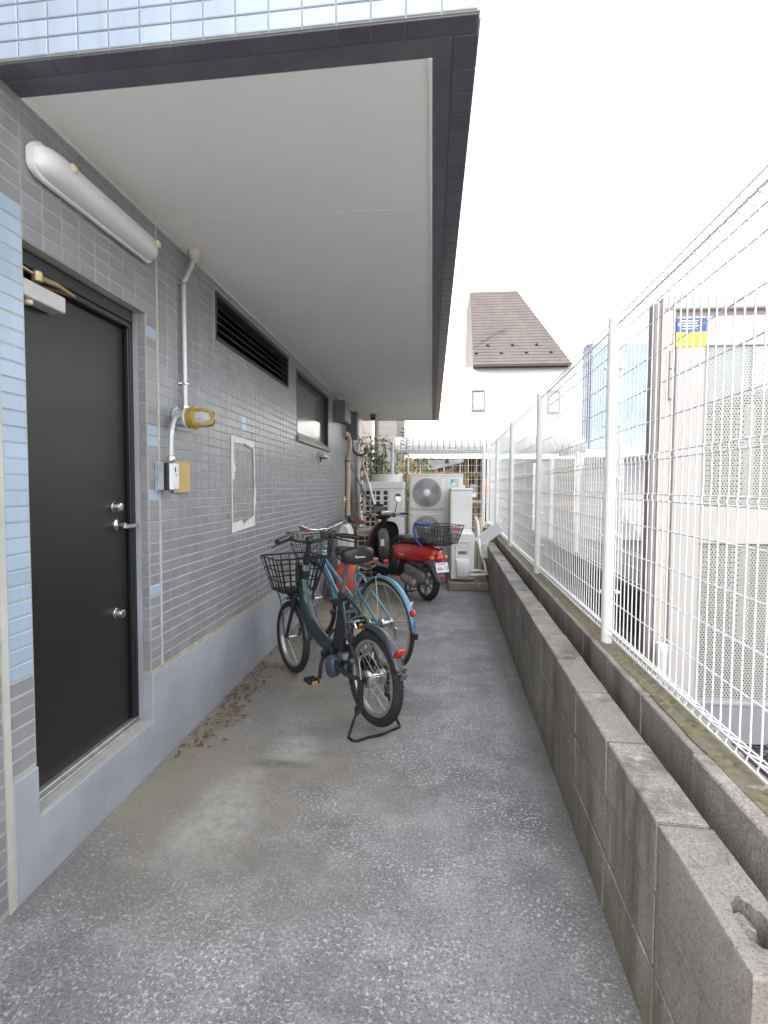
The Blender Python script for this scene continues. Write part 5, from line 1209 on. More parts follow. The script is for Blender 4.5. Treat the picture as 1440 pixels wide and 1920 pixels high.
part(MB().box((-.446, -.105, .865), (-.440, -.03, .893), .002), 'basket_reflector', M['red_lens'], bso)
sbm = MB()
for pts in ([(-.065, .205, .72), (-.045, .212, .80), (-.03, .214, .90), (-.05, .208, .915), (-.22, .208, .912), (-.33, .206, .910)], [(-.03, .214, .90), (-.04, .10, .912), (-.03, -.05, .912)], [(-.065, .205, .72), (-.08, .175, .69), (-.09, .14, .65)]): sbm.tube(pts, .009, 6, smooth=3, flat=.7)
part(sbm, 'strap', M['blue_strap'], sc_)
# ================================================================ the far end: outdoor units and odds and ends
# big condenser with round outlet on top
u1 = thing('outdoor_unit', 'tall ivory outdoor unit with square lattice and round drum outlet on top', 'outdoor unit', (-.72, 8.3, 0))
x0, x1, y0, y1 = -1.04, -.42, 8.0, 8.72
part(MB().box((x0, y0 + .006, .12), (x1, y1, 1.30), .006), 'body', M['ac_white'], u1)
part(MB().box((x0 - .004, y0 - .004, 1.302), (x1 + .004, y1 + .004, 1.412), .008), 'top_cover', M['ac_white'], u1)
part(MB().lathe([(.25, 0), (.25, .112), (.246, .116), (.235, .116), (.232, .05)], ((x0 + x1) / 2 + .02, (y0 + y1) / 2, 1.413), (0, 0, 1), 40), 'outlet_drum', M['ac'], u1)
lt = MB(); px = .078
for c0, c1, xs in ((0, 3, x0 + .035), (0, 1, x0 + .305)):
    for i in range(c1 + 1): lt.box((xs + i * px - .010, y0 - .006, .32), (xs + i * px + .010, y0 + .004, 1.285))
    for j in range(13): lt.box((xs - .010, y0 - .0065, .32 + j * .0795), (xs + c1 * px + .010, y0 + .0035, .32 + j * .0795 + .019))
part(MB().box((x0 + .03, y0 + .0035, .32), (x0 + .40, y0 + .0052, 1.285)), 'coil', M['ac_dark'], u1, smooth=False)
part(lt, 'lattice', M['ac'], u1, smooth=False)
part(MB().box((x0 + .275, y0 - .006, .32), (x0 + .293, y0 + .003, 1.29)).box((x0 + .397, y0 - .007, .13), (x0 + .50, y0 + .004, 1.295), .003).box((x0 + .502, y0 - .007, .13), (x1 - .004, y0 + .004, 1.295), .003), 'front_panel', M['ac_white'], u1)
part(MB().box((x0 + .02, y0 + .05, 0), (x0 + .14, y1 - .05, .119)).box((x1 - .14, y0 + .05, 0), (x1 - .02, y1 - .05, .119)), 'base_feet', M['mortar_grey'], u1)
# low beige unit
u2 = thing('outdoor_unit', 'low beige slotted outdoor unit in front of the tall lattice unit', 'outdoor unit', (-.87, 7.45, 0))
x0, x1, y0, y1 = -1.04, -.62, 7.3, 7.72
part(MB().box((x0, y0 + .01, .04), (x1, y1, .70), .006), 'body', M['ac_beige'], u2)
part(MB().box((x0 - .006, y0 - .004, .702), (x1 + .006, y1 + .006, .735), .006), 'lid', M['ac_beige'], u2)
part(MB().box((x0 + .03, y0 + .0065, .08), (x1 - .03, y0 + .0092, .665)), 'coil', M['ac_dark'], u2, smooth=False)
lt = MB()
for i in range(5): lt.box((x0 + .022 + i * .092, y0 - .002, .07), (x0 + .034 + i * .092, y0 + .006, .67))
for j in range(9): lt.box((x0 + .022, y0 - .003, .07 + j * .0725), (x0 + .402, y0 + .005, .086 + j * .0725))
part(lt, 'lattice', M['ac_beige'], u2, smooth=False)
# double fan unit
u3 = thing('outdoor_unit', 'ivory double fan outdoor unit facing along the path', 'outdoor unit', (.05, 8.45, 0))
x0, x1, y0, y1 = -.355, .475, 8.3, 8.64
part(MB().box((x0, y0, .10), (x1, y1, 1.505), .008), 'body', M['ac'], u3)
part(MB().box((x0 - .004, y0 - .006, 1.507), (x1 + .004, y1, 1.54), .005), 'top_cover', M['ac'], u3)
part(MB().box((x0 + .03, y0 + .03, 0), (x0 + .12, y1, .099)).box((x1 - .12, y0 + .03, 0), (x1 - .03, y1, .099)), 'base_feet', M['mortar_grey'], u3)
for zc in (1.245, .665):
    cx = -.082
    gr_ = part(MB().box((x0 + .02, y0 - .022, zc - .255), (cx + .255, y0 - .0005, zc + .255), .006), 'fan_surround', M['ac'], u3)
    part(MB().lathe([(.222, 0), (.222, .004), (.218, .005)], (cx, y0 - .0225, zc), (0, -1, 0), 40), 'fan_opening', M['fan'], gr_)
    gb = MB()
    for i in range(36):
        a = 2 * PI * i / 36
        gb.tube([(cx + math.cos(a + t * .55) * r, y0 - .036 - .010 * (1 - t), zc + math.sin(a + t * .55) * r) for t, r in ((0, .045), (.35, .105), (.7, .165), (1, .226))], .0026, 4, smooth=2)
    for r in (.075, .115, .155, .195, .226): gb.tube([(cx + math.cos(2 * PI * i / 40) * r, y0 - .038, zc + math.sin(2 * PI * i / 40) * r) for i in range(40)], .0022, 4, closed=True)
    part(gb, 'fan_guard', M['ac'], gr_)
    part(MB().lathe([(.052, 0), (.052, .006), (.045, .010)], (cx, y0 - .044, zc), (0, -1, 0), 24), 'hub_cap', M['ac_white'], gr_)
    bm_ = MB()
    for i in range(3):
        a = i * 2.094 + .4; bm_.prism([(cx + math.cos(a + b) * r, zc + math.sin(a + b) * r) for b, r in ((-.35, .05), (-.55, .20), (0, .212), (.45, .205), (.25, .05))], y0 - .028, y0 - .0295, lambda u, v, d: V((u, d, v)))
    part(bm_, 'fan_blade', M['sc_grey'], gr_)
    sw = MB()
    for sx in (-.235, .235):
        for sz in (-.235, .235): sw.lathe([(.010, 0), (.010, .004)], (cx + sx, y0 - .0225, zc + sz), (0, -1, 0), 8)
    part(sw, 'corner_screws', M['engine'], gr_, kind='stuff')
part(MB().box((x0 + .60, y0 - .004, .11), (x1 - .006, y0 + .001, 1.50), .002), 'service_panel', M['ac'], u3)
lg = MB().add([(.283, 8.2945, 1.36), (.283, 8.2945, 1.455), (.35, 8.2945, 1.455), (.325, 8.2945, 1.41)], [(0, 1, 2, 3)]).box((.283, 8.2935, 1.345), (.40, 8.2955, 1.353))
part(lg, 'emblem', M['cyan'], u3, smooth=False)
lp = MB()
for j in range(4): lp.box((.335 + .02 * (j > 1), 8.2938, 1.44 - j * .026), (.405, 8.2956, 1.452 - j * .026))
part(lp, 'emblem_print', M['blind'], u3, smooth=False)
# end-on tall unit
u4 = thing('outdoor_unit', 'tall narrow ivory unit seen end on behind the small white unit', 'outdoor unit', (.42, 8.05, 0))
x0, x1, y0, y1 = .275, .578, 7.76, 8.28
part(MB().box((x0, y0, .10), (x1, y1, 1.285), .006), 'body', M['ac_white'], u4)
part(MB().box((x0 - .006, y0 - .006, 1.287), (x1 + .006, y1, 1.318), .005), 'top_cover', M['ac_white'], u4)
part(MB().box((x0 - .014, y0 + .004, .12), (x0 - .001, y1 - .01, 1.28), .002), 'grille_shade_edge', M['ac_beige'], u4)  # darker beige strip paints the front grille's shadow along the edge
part(MB().box((x0 + .10, y0 - .003, .12), (x0 + .105, y0 + .001, 1.28)).box((x0 + .20, y0 - .003, .12), (x0 + .205, y0 + .001, 1.28)), 'pressed_rib', M['ac_white'], u4)
part(MB().box((x0 + .01, y0 + .03, 0), (x1 - .01, y0 + .12, .099)).box((x0 + .01, y1 - .12, 0), (x1 - .01, y1 - .03, .099)), 'base_feet', M['mortar_grey'], u4)
# concrete base + small white unit
stp = MB().box((.215, 6.86, 0), (.765, 7.72, .108), .010)
solo(stp, 'concrete_base', M['block'], 'rough low concrete base under the small white outdoor unit', 'base')
u5 = thing('outdoor_unit', 'small white outdoor unit end on upon a low concrete base', 'outdoor unit', (.40, 7.3, .112))
x0, x1, y0, y1, z0, z1 = .252, .552, 6.95, 7.69, .135, .735
part(MB().box((x0, y0, z0), (x1, y1, z1), .010), 'body', M['ac_white'], u5)
part(MB().box((x0 + .02, y0 + .05, .110), (x1 - .02, y0 + .10, .134)).box((x0 + .02, y1 - .10, .110), (x1 - .02, y1 - .05, .134)), 'base_feet', M['grey_box'], u5)
part(MB().box((x0 + .055, y0 - .010, z1 - .115), (x1 - .065, y0 + .0, z1 - .105), .002).box((x0 + .055, y0 - .010, z1 - .30), (x0 + .068, y0, z1 - .1155), .002).box((x1 - .078, y0 - .010, z1 - .30), (x1 - .065, y0, z1 - .1155), .002), 'handle_recess', M['ac_white'], u5)
part(MB().prism([(x0 + .06, z1 - .33), (x1 - .06, z1 - .33), (x1 - .055, z1 - .40), (x1 - .058, z0 + .06), (x1 - .09, z0 + .035), (x0 + .10, z0 + .035), (x0 + .068, z0 + .06), (x0 + .064, z1 - .40)], y0 - .001, y0 - .055, lambda u, v, d: V((u, d, v)), ch=.012), 'valve_cover', M['ac_white'], u5, ang=50)
lp = MB()
for j in range(7): lp.box((x0 + .09, y0 - .0035, z1 - .27 + j * .006), (x1 - .10, y0 - .0005, z1 - .267 + j * .006))
part(lp, 'vent_slots', M['win_grey'], u5, kind='stuff')
pq = MB()
pq.tube([(.50, 6.93, .25), (.60, 6.95, .255), (.70, 7.05, .22), (.72, 7.15, .20)], .018, 8, smooth=5).tube([(.50, 6.93, .20), (.60, 6.94, .20), (.70, 7.0, .195), (.74, 7.1, .20)], .022, 8, smooth=5)
pqo = thing('pipe_bundle', 'cream wrapped refrigerant pipes bending up beside the small white unit', 'pipe', (.62, 7.0, .11))
part(pq, 'wrapped_pipe', M['plastic_white'], pqo)
part(MB().tube([(.72, 7.1, .20), (.70, 7.12, .32), (.66, 7.15, .45), (.635, 7.2, .60), (.62, 7.3, .85), (.60, 7.5, .92)], .016, 8, smooth=5), 'drain_hose', M['fence'], pqo)
part(MB().tube([(.66, 7.35, .12), (.66, 7.36, .92)], .030, 8).tube([(.61, 7.45, .12), (.61, 7.46, .95)], .022, 8), 'riser_pipe', M['beige_pipe'], pqo)
# leaning white board and rags
wbm = MB(); Rw = Matrix.Rotation(math.radians(-38), 3, 'Y') @ Matrix.Rotation(math.radians(8), 3, 'X')
wbm.obox((.76, 7.22, .70), (.19, .012, .075), Rw, .004).obox((.755, 7.24, .615), (.16, .030, .012), Rw, .004)
solo(wbm, 'leaning_board', M['plastic_white'], 'white board tilted against the low block wall end', 'board')
rgm = MB(); rr3 = random.Random(12)
rows = []
for i in range(8):
    rows.append([V((.66 + .015 * j + rr3.uniform(-.006, .006) + i * .002, 7.08 + rr3.uniform(-.02, .02), .58 - i * .03 + j * .008)) for j in range(6)] )
rgm.loft(rows, close=False, cap=False)
ro_ = solo(rgm, 'hanging_sheet', M['tape'], 'crumpled pale sheet hanging below the tilted white board', 'sheet')
sol = ro_.modifiers.new('thick', 'SOLIDIFY'); sol.thickness = .004
tr_ = thing('grey_trough', 'grey plastic trough at the far end of the low wall', 'trough', (.78, 7.8, .62))
part(MB().prism([(.62, .74), (.98, .74), (.94, .62), (.68, .62)], 7.72, 8.0, lambda u, v, d: V((u, d, v)), ch=.01), 'trough_body', M['grey_box'], tr_)
part(MB().box((.61, 7.71, .741), (.99, 8.01, .752), .003), 'trough_rim', M['win_grey'], tr_)
# poles leaning on the corner
po = thing('leaning_pole', 'long white pole with yellow sleeve leaning at the wall corner', 'pole', (-.85, 8.0, 0))
A, B = V((-.715, 7.9, .62)), V((-1.10, 8.02, 1.86))
part(MB().tube([A, A.lerp(B, .62)], .020, 10), 'pole_shaft', M['fence'], po); part(MB().tube([A.lerp(B, .622), A.lerp(B, .745)], .022, 10), 'sleeve', M['plastic_cream'], po)
part(MB().tube([A.lerp(B, .746), B], [.016, .010], 10), 'pole_tip', M['beige_pipe'], po)
part(MB().tube([A + V((0, 0, -.6)), A], .018, 10), 'pole_foot', M['fence'], po)
solo(MB().tube([(-.62, 7.86, .02), (-.80, 7.9, .75), (-1.05, 7.98, 1.30), (-1.235, 8.04, 1.66)], .011, 8, smooth=3), 'thin_rod', M['grey_box'], 'thin grey rod leaning at the wall beside the white pole', 'rod')
# white tank and orange can behind the bicycles
wt = thing('white_tank', 'upright white plastic tank with rounded top behind the blue bicycle', 'tank', (-1.08, 6.5, 0))
part(MB().prism([(-1.165, .02), (-1.0, .02), (-1.0, .66), (-1.01, .77), (-1.045, .85), (-1.085, .87), (-1.125, .85), (-1.155, .77), (-1.165, .66)], 6.5, 6.86, lambda u, v, d: V((u, d, v)), ch=.03), 'tank_body', M['white_can'], wt, ang=50)
part(MB().box((-1.10, 6.488, .1), (-1.065, 6.499, .76), .004), 'tank_rib', M['white_can'], wt)
part(MB().lathe([(.030, 0), (.030, .03), (.02, .035)], (-1.085, 6.62, .868), (0, 0, 1), 14), 'tank_cap', M['grey_box'], wt)
oc = thing('orange_can', 'orange red plastic can on the ground behind the blue bicycle', 'can', (-.98, 6.2, 0))
part(MB().prism([(-1.10, .004), (-.87, .004), (-.865, .05), (-.865, .36), (-.89, .42), (-1.08, .42), (-1.105, .36), (-1.105, .05)], 6.05, 6.38, lambda u, v, d: V((u, d, v)), ch=.02), 'can_body', M['orange_can'], oc, ang=50)
part(MB().tube([(-1.05, 6.2, .42), (-1.05, 6.2, .47), (-.95, 6.2, .47), (-.94, 6.2, .42)], .014, 8, smooth=3), 'can_handle', M['orange_can'], oc)
part(MB().lathe([(.028, 0), (.028, .03)], (-.90, 6.2, .421), (0, 0, 1), 14), 'can_cap', M['black_plastic'], oc)

# ================================================================ fence across the far end, bamboo
ef = thing('end_fence', 'white square mesh fence across the far end behind the outdoor units', 'fence', (-.1, 9.0, .0))
epost = MB().lathe([(.030, 0), (.030, 1.425), (.031, 1.426), (.031, 1.44), (.022, 1.455), (.0, 1.457)], (0, 0, 0), (0, 0, 1), 18).mesh('post', M['fence_post'])
for x in (-1.25, -.672, .850): inst(epost, 'post', ef, (x, 9.0, .60))
for xa, xb in ((-1.25, -.672), (-.672, .850)):
    mb = MB(); n = int(round((xb - xa) / .05)); yy = 8.955
    for i in range(1, n): x = xa + (xb - xa) * i / n; mb.tube([(x, yy, .64), (x, yy, 1.985), (x, yy - .025, 2.0), (x, yy, 2.02)], .0022, 4)
    for z in [.66 + .115 * j for j in range(12)] + [2.02]: mb.tube([(xa, yy + .004, z), (xb, yy + .004, z)], .0024, 4)
    mb.tube([(xa, yy - .026, 2.0), (xb, yy - .026, 2.0)], .0024, 4)
    part(mb, 'wire_panel', M['fence'], ef)
solo(MB().box((-1.29, 8.93, 0), (1.0, 9.07, .60), .006), 'end_wall', M['block'], 'low grey wall under the far cross fence', 'wall')
def bamboo(cx, cy, n, h, sp, seed, label, name='oleander', hang=.5, m='leaf'):
    t = thing(name, label, 'shrub', (cx, cy, 0)); r = random.Random(seed); st_ = MB(); lf = MB(); l2 = MB()
    for i in range(n):
        bx, by = cx + r.gauss(0, sp * .35), cy + r.gauss(0, .12); tx, ty = bx + r.gauss(0, sp * .6), by + r.gauss(0, .2); hh = h * r.uniform(.55, 1.03)
        pts = [V((bx, by, 0)), V((bx * .7 + tx * .3, by, hh * .45)), V((tx, ty, hh))]; pp_ = smooth_path(pts, 6); st_.tube(pp_, [.009, .003], 5)
        for k in range(len(pp_)):
            if pp_[k].z < .55: continue
            for q_ in range(r.randint(5, 9)):
                a = r.random() * 2 * PI; L_ = r.uniform(.09, .17); d = V((math.cos(a), math.sin(a), r.uniform(-.6, .75))).normalized(); s = d.cross(V((0, 0, 1))).normalized() * L_ * .15
                p0 = pp_[k] + V((r.gauss(0, .03), r.gauss(0, .03), r.gauss(0, .05))); md = p0 + d * L_ * .5 + V((0, 0, .01)); tp_ = p0 + d * L_ - V((0, 0, L_ * hang * r.random()))
                (lf if r.random() < .62 else l2).add([p0, md + s, tp_, md - s, md + V((0, 0, .006))], [(0, 1, 4), (1, 2, 4), (2, 3, 4), (3, 0, 4)])
    part(st_, 'stem', M['stem'], t); part(lf, 'foliage', M['leaf'], t, smooth=False); part(l2, 'foliage', M['leaf_l'], t, smooth=False)
bamboo(-1.02, 9.35, 42, 2.12, .24, 21, 'slender leaved green shrub behind the end fence at left')
bamboo(-.38, 9.9, 36, 1.88, .26, 22, 'pale green shrub behind the end fence under the curved canopy')
sp_ = thing('tall_shoot', 'single leafy shoot rising above the end fence before the curved canopy', 'shrub', (-.47, 9.5, 0))
ss = MB().tube([(-.42, 9.5, 0), (-.45, 9.5, 1.3), (-.47, 9.5, 2.36)], [.010, .003], 6); sl = MB(); r = random.Random(3)
for k in range(16):
    z = 1.95 + .028 * k; sd_ = 1 if k % 2 else -1; L_ = r.uniform(.08, .15); p0 = V((-.462, 9.5, z)); d = V((sd_ * .9, r.uniform(-.3, .3), r.uniform(.0, .6))).normalized(); s = V((0, .2, 1)).cross(d).normalized().cross(d) * L_ * .09
    sl.add([p0, p0 + d * L_ * .5 + s, p0 + d * L_, p0 + d * L_ * .5 - s, p0 + d * L_ * .5 + V((0, -.008, 0))], [(0, 1, 4), (1, 2, 4), (2, 3, 4), (3, 0, 4)])
part(ss, 'stem', M['stem'], sp_); part(sl, 'foliage', M['leaf'], sp_, smooth=False)
# pale slim trunk tied to the fence
tk = thing('slim_trunk', 'pale slim bent trunk standing between the two large outdoor units', 'tree', (-.36, 8.85, 0))
part(MB().tube([(-.36, 8.86, 0), (-.37, 8.85, .9), (-.345, 8.84, 1.35), (-.40, 8.84, 1.62), (-.385, 8.85, 1.95)], [.030, .026, .024, .018, .012], 8, smooth=5), 'trunk', M['tape'], tk)
part(MB().tube([(-.345, 8.84, 1.30), (-.31, 8.83, 1.45), (-.33, 8.83, 1.6)], [.012, .006], 6), 'branch', M['stem'], tk)

# ================================================================ bicycle shelter and what is stored under it
sh = thing('bicycle_shelter', 'curved pale ribbed canopy shelter beyond the end fence', 'shelter', (.9, 12.6, 0))
prof = [(0, 2.17), (.03, 2.28), (.12, 2.38), (.30, 2.45), (.6, 2.50), (1.2, 2.53), (2.0, 2.50)]
px0, px1, py = -.86, 3.3, 12.0
wd_ = .136; i = 0; x = px0
while x < px1 - .01:
    mb = MB(); rr4 = [[V((xx, py + a, b + dz)) for a, b in prof] for xx, dz in ((x + .002, 0), (x + wd_ - .004, 0))]; lo_ = [[v - V((0, 0, .012)) for v in r_] for r_ in rr4]
    mb.loft([rr4[0] + lo_[0][::-1], rr4[1] + lo_[1][::-1]])
    part(mb, 'roof_panel', M['canopy'], sh, ang=60); x += wd_
rbm = MB(); x = px0
while x < px1 + .01: rbm.tube([(x, py + a - .006, b + .008) for a, b in prof], .010, 5); x += wd_
part(rbm, 'roof_rib', M['win_grey'], sh)
part(MB().box((px0, py - .03, 2.07), (px1, py + .03, 2.165), .006), 'gutter', M['canopy'], sh)
for x in (-.8, 1.15, 3.2): part(MB().box((x - .03, py + .06, 0), (x + .03, py + .12, 2.07), .004), 'post', M['win_grey'], sh)
bw = thing('timber_store', 'brown timber store with a dark open front under the canopy', 'store', (.5, 13.4, 0))
for i in range(22):
    x = -.9 + i * .2; part(MB().box((x + .004, 13.6, 0), (x + .196, 13.64, 2.05)), 'plank', M['wood'], bw, smooth=False)
part(MB().box((-.9, 13.2, 1.58), (3.4, 13.26, 1.68), .004).box((-.9, 13.2, 0.9), (3.4, 13.26, .97), .004), 'rail', M['wood_l'], bw)
for x in (-.2, .35, .8, 1.3): part(MB().box((x - .04, 13.1, 0), (x + .04, 13.18, 2.0), .004), 'timber_post', M['wood_l'] if x > .5 else M['wood'], bw)
part(MB().add([(-.1, 12.9, 1.75), (.75, 12.9, 1.95), (.75, 13.5, 2.06), (-.1, 13.5, 2.0), (-.1, 12.9, 1.72), (.75, 12.9, 1.92), (.75, 13.5, 2.03), (-.1, 13.5, 1.97)], [(0, 1, 2, 3), (7, 6, 5, 4), (0, 4, 5, 1), (1, 5, 6, 2), (2, 6, 7, 3), (3, 7, 4, 0)]), 'sloping_roof', M['fence'], bw, smooth=False)
part(MB().tube([(.10, 12.85, 1.62), (.55, 12.88, 1.78)], .03, 6), 'leaning_batten', M['wood_l'], bw)
rx = random.Random(31)
items = [('white_box', 'fence', (.45, 12.3, 1.02), (.75, 12.55, 1.38), 'white box on the shelf under the canopy right of centre', 'box'), ('white_box', 'blind', (.86, 12.3, 1.1), (1.02, 12.5, 1.40), 'narrow white box on the shelf near the right canopy post', 'box'), ('white_crate', 'fence', (-.12, 12.3, 1.1), (.26, 12.5, 1.28), 'low white crate on the shelf above the double fan unit', 'crate'), ('blue_bag', 'blue_cloth', (-.72, 12.3, 1.15), (-.60, 12.5, 1.36), 'dark blue bag on the shelf behind the slim trunk', 'bag')]
for nm, mm, a, b, lab, cat in items: solo(MB().box(a, b, .015), nm, M[mm], lab, cat)
shf = thing('storage_shelf', 'long pale shelf of stored things under the curved canopy', 'shelf', (.3, 12.4, 0))
part(MB().box((-.85, 12.2, .98), (1.5, 12.6, 1.015), .003), 'shelf_board', M['wood_l'], shf)
for x in (-.82, .2, 1.46): part(MB().box((x - .02, 12.3, 0), (x + .02, 12.5, .979)), 'shelf_leg', M['wood'], shf)
oj = thing('orange_jacket', 'orange and dark clothing hanging at the right end of the canopy', 'jacket', (1.28, 12.2, 1.0))
part(MB().prism([(1.20, 1.42), (1.24, 1.62), (1.31, 1.66), (1.37, 1.60), (1.38, 1.30), (1.35, 1.12), (1.24, 1.10)], 12.2, 12.3, lambda u, v, d: V((u, d, v)), ch=.02), 'jacket_body', M['orange_cloth'], oj, ang=60)
part(MB().tube([(1.22, 12.19, 1.5), (1.19, 12.18, 1.3), (1.22, 12.18, 1.12)], [.04, .03], 8, smooth=3), 'sleeve', M['orange_cloth'], oj)
dcl = solo(MB().prism([(1.02, .60), (1.04, .92), (1.28, .95), (1.36, .80), (1.34, .55)], 11.2, 11.6, lambda u, v, d: V((u, d, v)), ch=.03), 'dark_bag', M['dark_cloth'], 'dark purple covered bundle by the right post of the end fence', 'bag', ang=60)
def far_bike(x, y, rz, label, m):
    t = thing('parked_bicycle', label, 'bicycle', (x, y, 0), rz, group='bicycles parked under the canopy')
    for s in (0, 1.02):
        part(MB().tube([(s + math.cos(2 * PI * i / 32) * .31, 0, .33 + math.sin(2 * PI * i / 32) * .31) for i in range(32)], .018, 6, closed=True), 'tyre', M['rubber'], t)
        sp = MB()
        for i in range(12): a = PI * i / 12; sp.tube([(s + math.cos(a) * .3, 0, .33 + math.sin(a) * .3), (s - math.cos(a) * .3, 0, .33 - math.sin(a) * .3)], .0016, 4)
        part(sp, 'spokes', M['spoke'], t)
    part(MB().tube([(0, 0, .33), (.36, 0, .80), (.44, 0, .28), (0, 0, .33)], .015, 6).tube([(.44, 0, .28), (.88, 0, .72), (.37, 0, .55)], .015, 6).tube([(.84, 0, .95), (.90, 0, .68), (1.02, 0, .33)], .014, 6), 'frame', M[m], t)
    part(saddle(.26, .17, .22, .86, h=.05), 'saddle', M['leather'], t); part(MB().tube([(.70, .26, 1.02), (.82, .15, 1.02), (.86, 0, .98), (.82, -.15, 1.02), (.70, -.26, 1.02)], .012, 6, smooth=3), 'handlebar', M['chrome'], t)
    part(basket(MB(), (.95, -.12), (1.16, .12), (.92, -.16), (1.2, .16), .72, .95, 4, 4, 3, .004), 'basket', M['black_m'], t)
far_bike(.80, 10.6, 1.9, 'bicycle with a wire basket parked beyond the right post of the end fence', 'navy')
far_bike(1.45, 10.9, 1.75, 'bicycle parked furthest right under the canopy behind the mesh fence', 'chrome')

# ================================================================ houses
def siding(mb, x0, x1, y, z0, z1, pitch, axis='v'):
    if axis == 'v':
        x = x0
        while x < x1 - 1e-3: mb.box((x + .004, y - .012, z0), (min(x + pitch, x1) - .004, y, z1)); x += pitch
    else:
        z = z0
        while z < z1 - 1e-3: mb.box((x0, y - .012, z + .003), (x1, y, min(z + pitch, z1) - .003)); z += pitch
    return mb
hs_ = thing('white_house', 'white house with brown grey hipped roof and one small louvred window', 'house', (3, 22, 0))
part(MB().box((-1.4, 20.05, 0), (6.4, 27, 5.72)), 'wall', M['render_white'], hs_, smooth=False)
part(siding(MB(), -1.4, 6.4, 20.05, 0, 5.70, .455), 'siding', M['render_white'], hs_, kind='stuff', smooth=False)
# hipped roof with courses of shingles
ez, rz_ = 5.74, 9.1; ye, yr = 19.72, 21.9; xl = 1.44; xr_e, xr_r = 4.92, 3.28
n = 26; cm = MB()
cov = part(MB().add([(xl, ye, ez), (xr_e, ye, ez), (xr_r, yr, rz_), (xl, yr, rz_), (xl, ye, ez - .06), (xr_e, ye, ez - .06), (xl, 25, ez - .06), (xr_e, 25, ez - .06), (xl, 24.1, rz_), (xr_r, 24.1, rz_)], [(0, 1, 2, 3), (4, 5, 1, 0), (1, 5, 7, 9, 2), (3, 2, 9, 8), (4, 6, 7, 5), (0, 3, 8, 6, 4)]), 'roof', M['roof'], hs_, smooth=False)
for i in range(n):
    t0, t1 = i / n, (i + 1) / n - .002
    y0_, z0_, y1_, z1_ = ye + (yr - ye) * t0, ez + (rz_ - ez) * t0, ye + (yr - ye) * t1, ez + (rz_ - ez) * t1
    xa, xb = xr_e + (xr_r - xr_e) * t0, xr_e + (xr_r - xr_e) * t1
    cm.add([(xl, y0_ - .007, z0_ + .013), (xa, y0_ - .007, z0_ + .013), (xb, y1_, z1_ + .006), (xl, y1_, z1_ + .006), (xl, y0_ - .006, z0_ + .002), (xa, y0_ - .006, z0_ + .002)], [(0, 1, 2, 3), (4, 5, 1, 0)])
part(cm, 'shingles', M['roof'], cov, kind='stuff', smooth=False)
for j, (xs, t) in enumerate([((1.55, 2.45, 3.35, 4.22), .14), ((1.98, 2.88, 3.75), .24)]):
    for x in xs: part(MB().box((x - .05, ye + (yr - ye) * t - .06, ez + (rz_ - ez) * t + .0), (x + .05, ye + (yr - ye) * t + .02, ez + (rz_ - ez) * t + .055), .01), 'snow_guard', M['frame_black'], cov)
def small_window(par, xa, xb, y, za, zb, nsl=7):
    wo = part(MB().box((xa, y - .05, za), (xb, y, za + .05)).box((xa, y - .05, zb - .05), (xb, y, zb)).box((xa, y - .05, za + .0505), (xa + .05, y, zb - .0505)).box((xb - .05, y - .05, za + .0505), (xb, y, zb - .0505)), 'window', M['win_grey'], par, smooth=False)
    part(MB().box((xa + .05, y - .010, za + .05), (xb - .05, y - .004, zb - .05)), 'pane', M['glass_frost'], wo, smooth=False)
    for i in range(nsl):
        z = za + .06 + (zb - za - .12) * (i + .5) / nsl; hh = (zb - za - .12) / nsl * .44
        part(MB().add([(xa + .052, y - .03, z - hh), (xb - .052, y - .03, z - hh), (xb - .052, y - .014, z + hh), (xa + .052, y - .014, z + hh), (xa + .052, y - .026, z - hh), (xb - .052, y - .026, z - hh), (xb - .052, y - .011, z + hh), (xa + .052, y - .011, z + hh)], [(0, 1, 2, 3), (7, 6, 5, 4), (0, 4, 5, 1), (2, 6, 7, 3)]), 'slat', M['blind'], wo, smooth=False)
small_window(hs_, 1.40, 1.90, 20.037, 4.13, 4.90)
small_window(hs_, 4.12, 4.58, 20.037, 4.02, 4.85, 5)
an = thing('antenna', 'thin pale roof antenna mast beside the brown roof of the white house', 'antenna', (1.0, 19.9, 6.9))
part(MB().tube([(1.01, 19.95, 6.95), (1.0, 19.95, 9.2)], .022, 8), 'mast', M['win_grey'], an)
part(MB().tube([(.55, 19.95, 8.78), (1.38, 19.95, 8.80)], .018, 6).tube([(.99, 19.9, 9.05), (1.02, 19.9, 9.3)], .04, 8).box((.86, 19.93, 7.85), (.93, 19.97, 7.92)).box((.97, 19.92, 8.05), (1.04, 19.98, 8.12)), 'cross_arm', M['win_grey'], an, kind='stuff')
bg_ = thing('beige_house', 'beige and pale grey sided house beyond the end fence at left', 'house', (-2, 15, 0))
part(MB().box((-6, 13.85, 0), (-1.52, 18, 6.5)), 'wall', M['beige_wall'], bg_, smooth=False); part(siding(MB(), -6, -1.54, 13.85, 0, 6.4, .455, 'h'), 'siding', M['beige_wall'], bg_, kind='stuff', smooth=False)
part(MB().box((-1.515, 13.862, 0), (-.93, 18, 6.5)), 'wall', M['mauve_wall'], bg_, label='pale grey sided wing of the beige house', smooth=False); part(siding(MB(), -1.515, -.93, 13.862, 0, 6.4, .15, 'h'), 'siding', M['mauve_wall'], bg_, kind='stuff', smooth=False)
part(MB().box((-1.55, 13.80, 0), (-1.505, 13.84, 6.4)), 'corner_trim', M['render_white'], bg_, smooth=False)
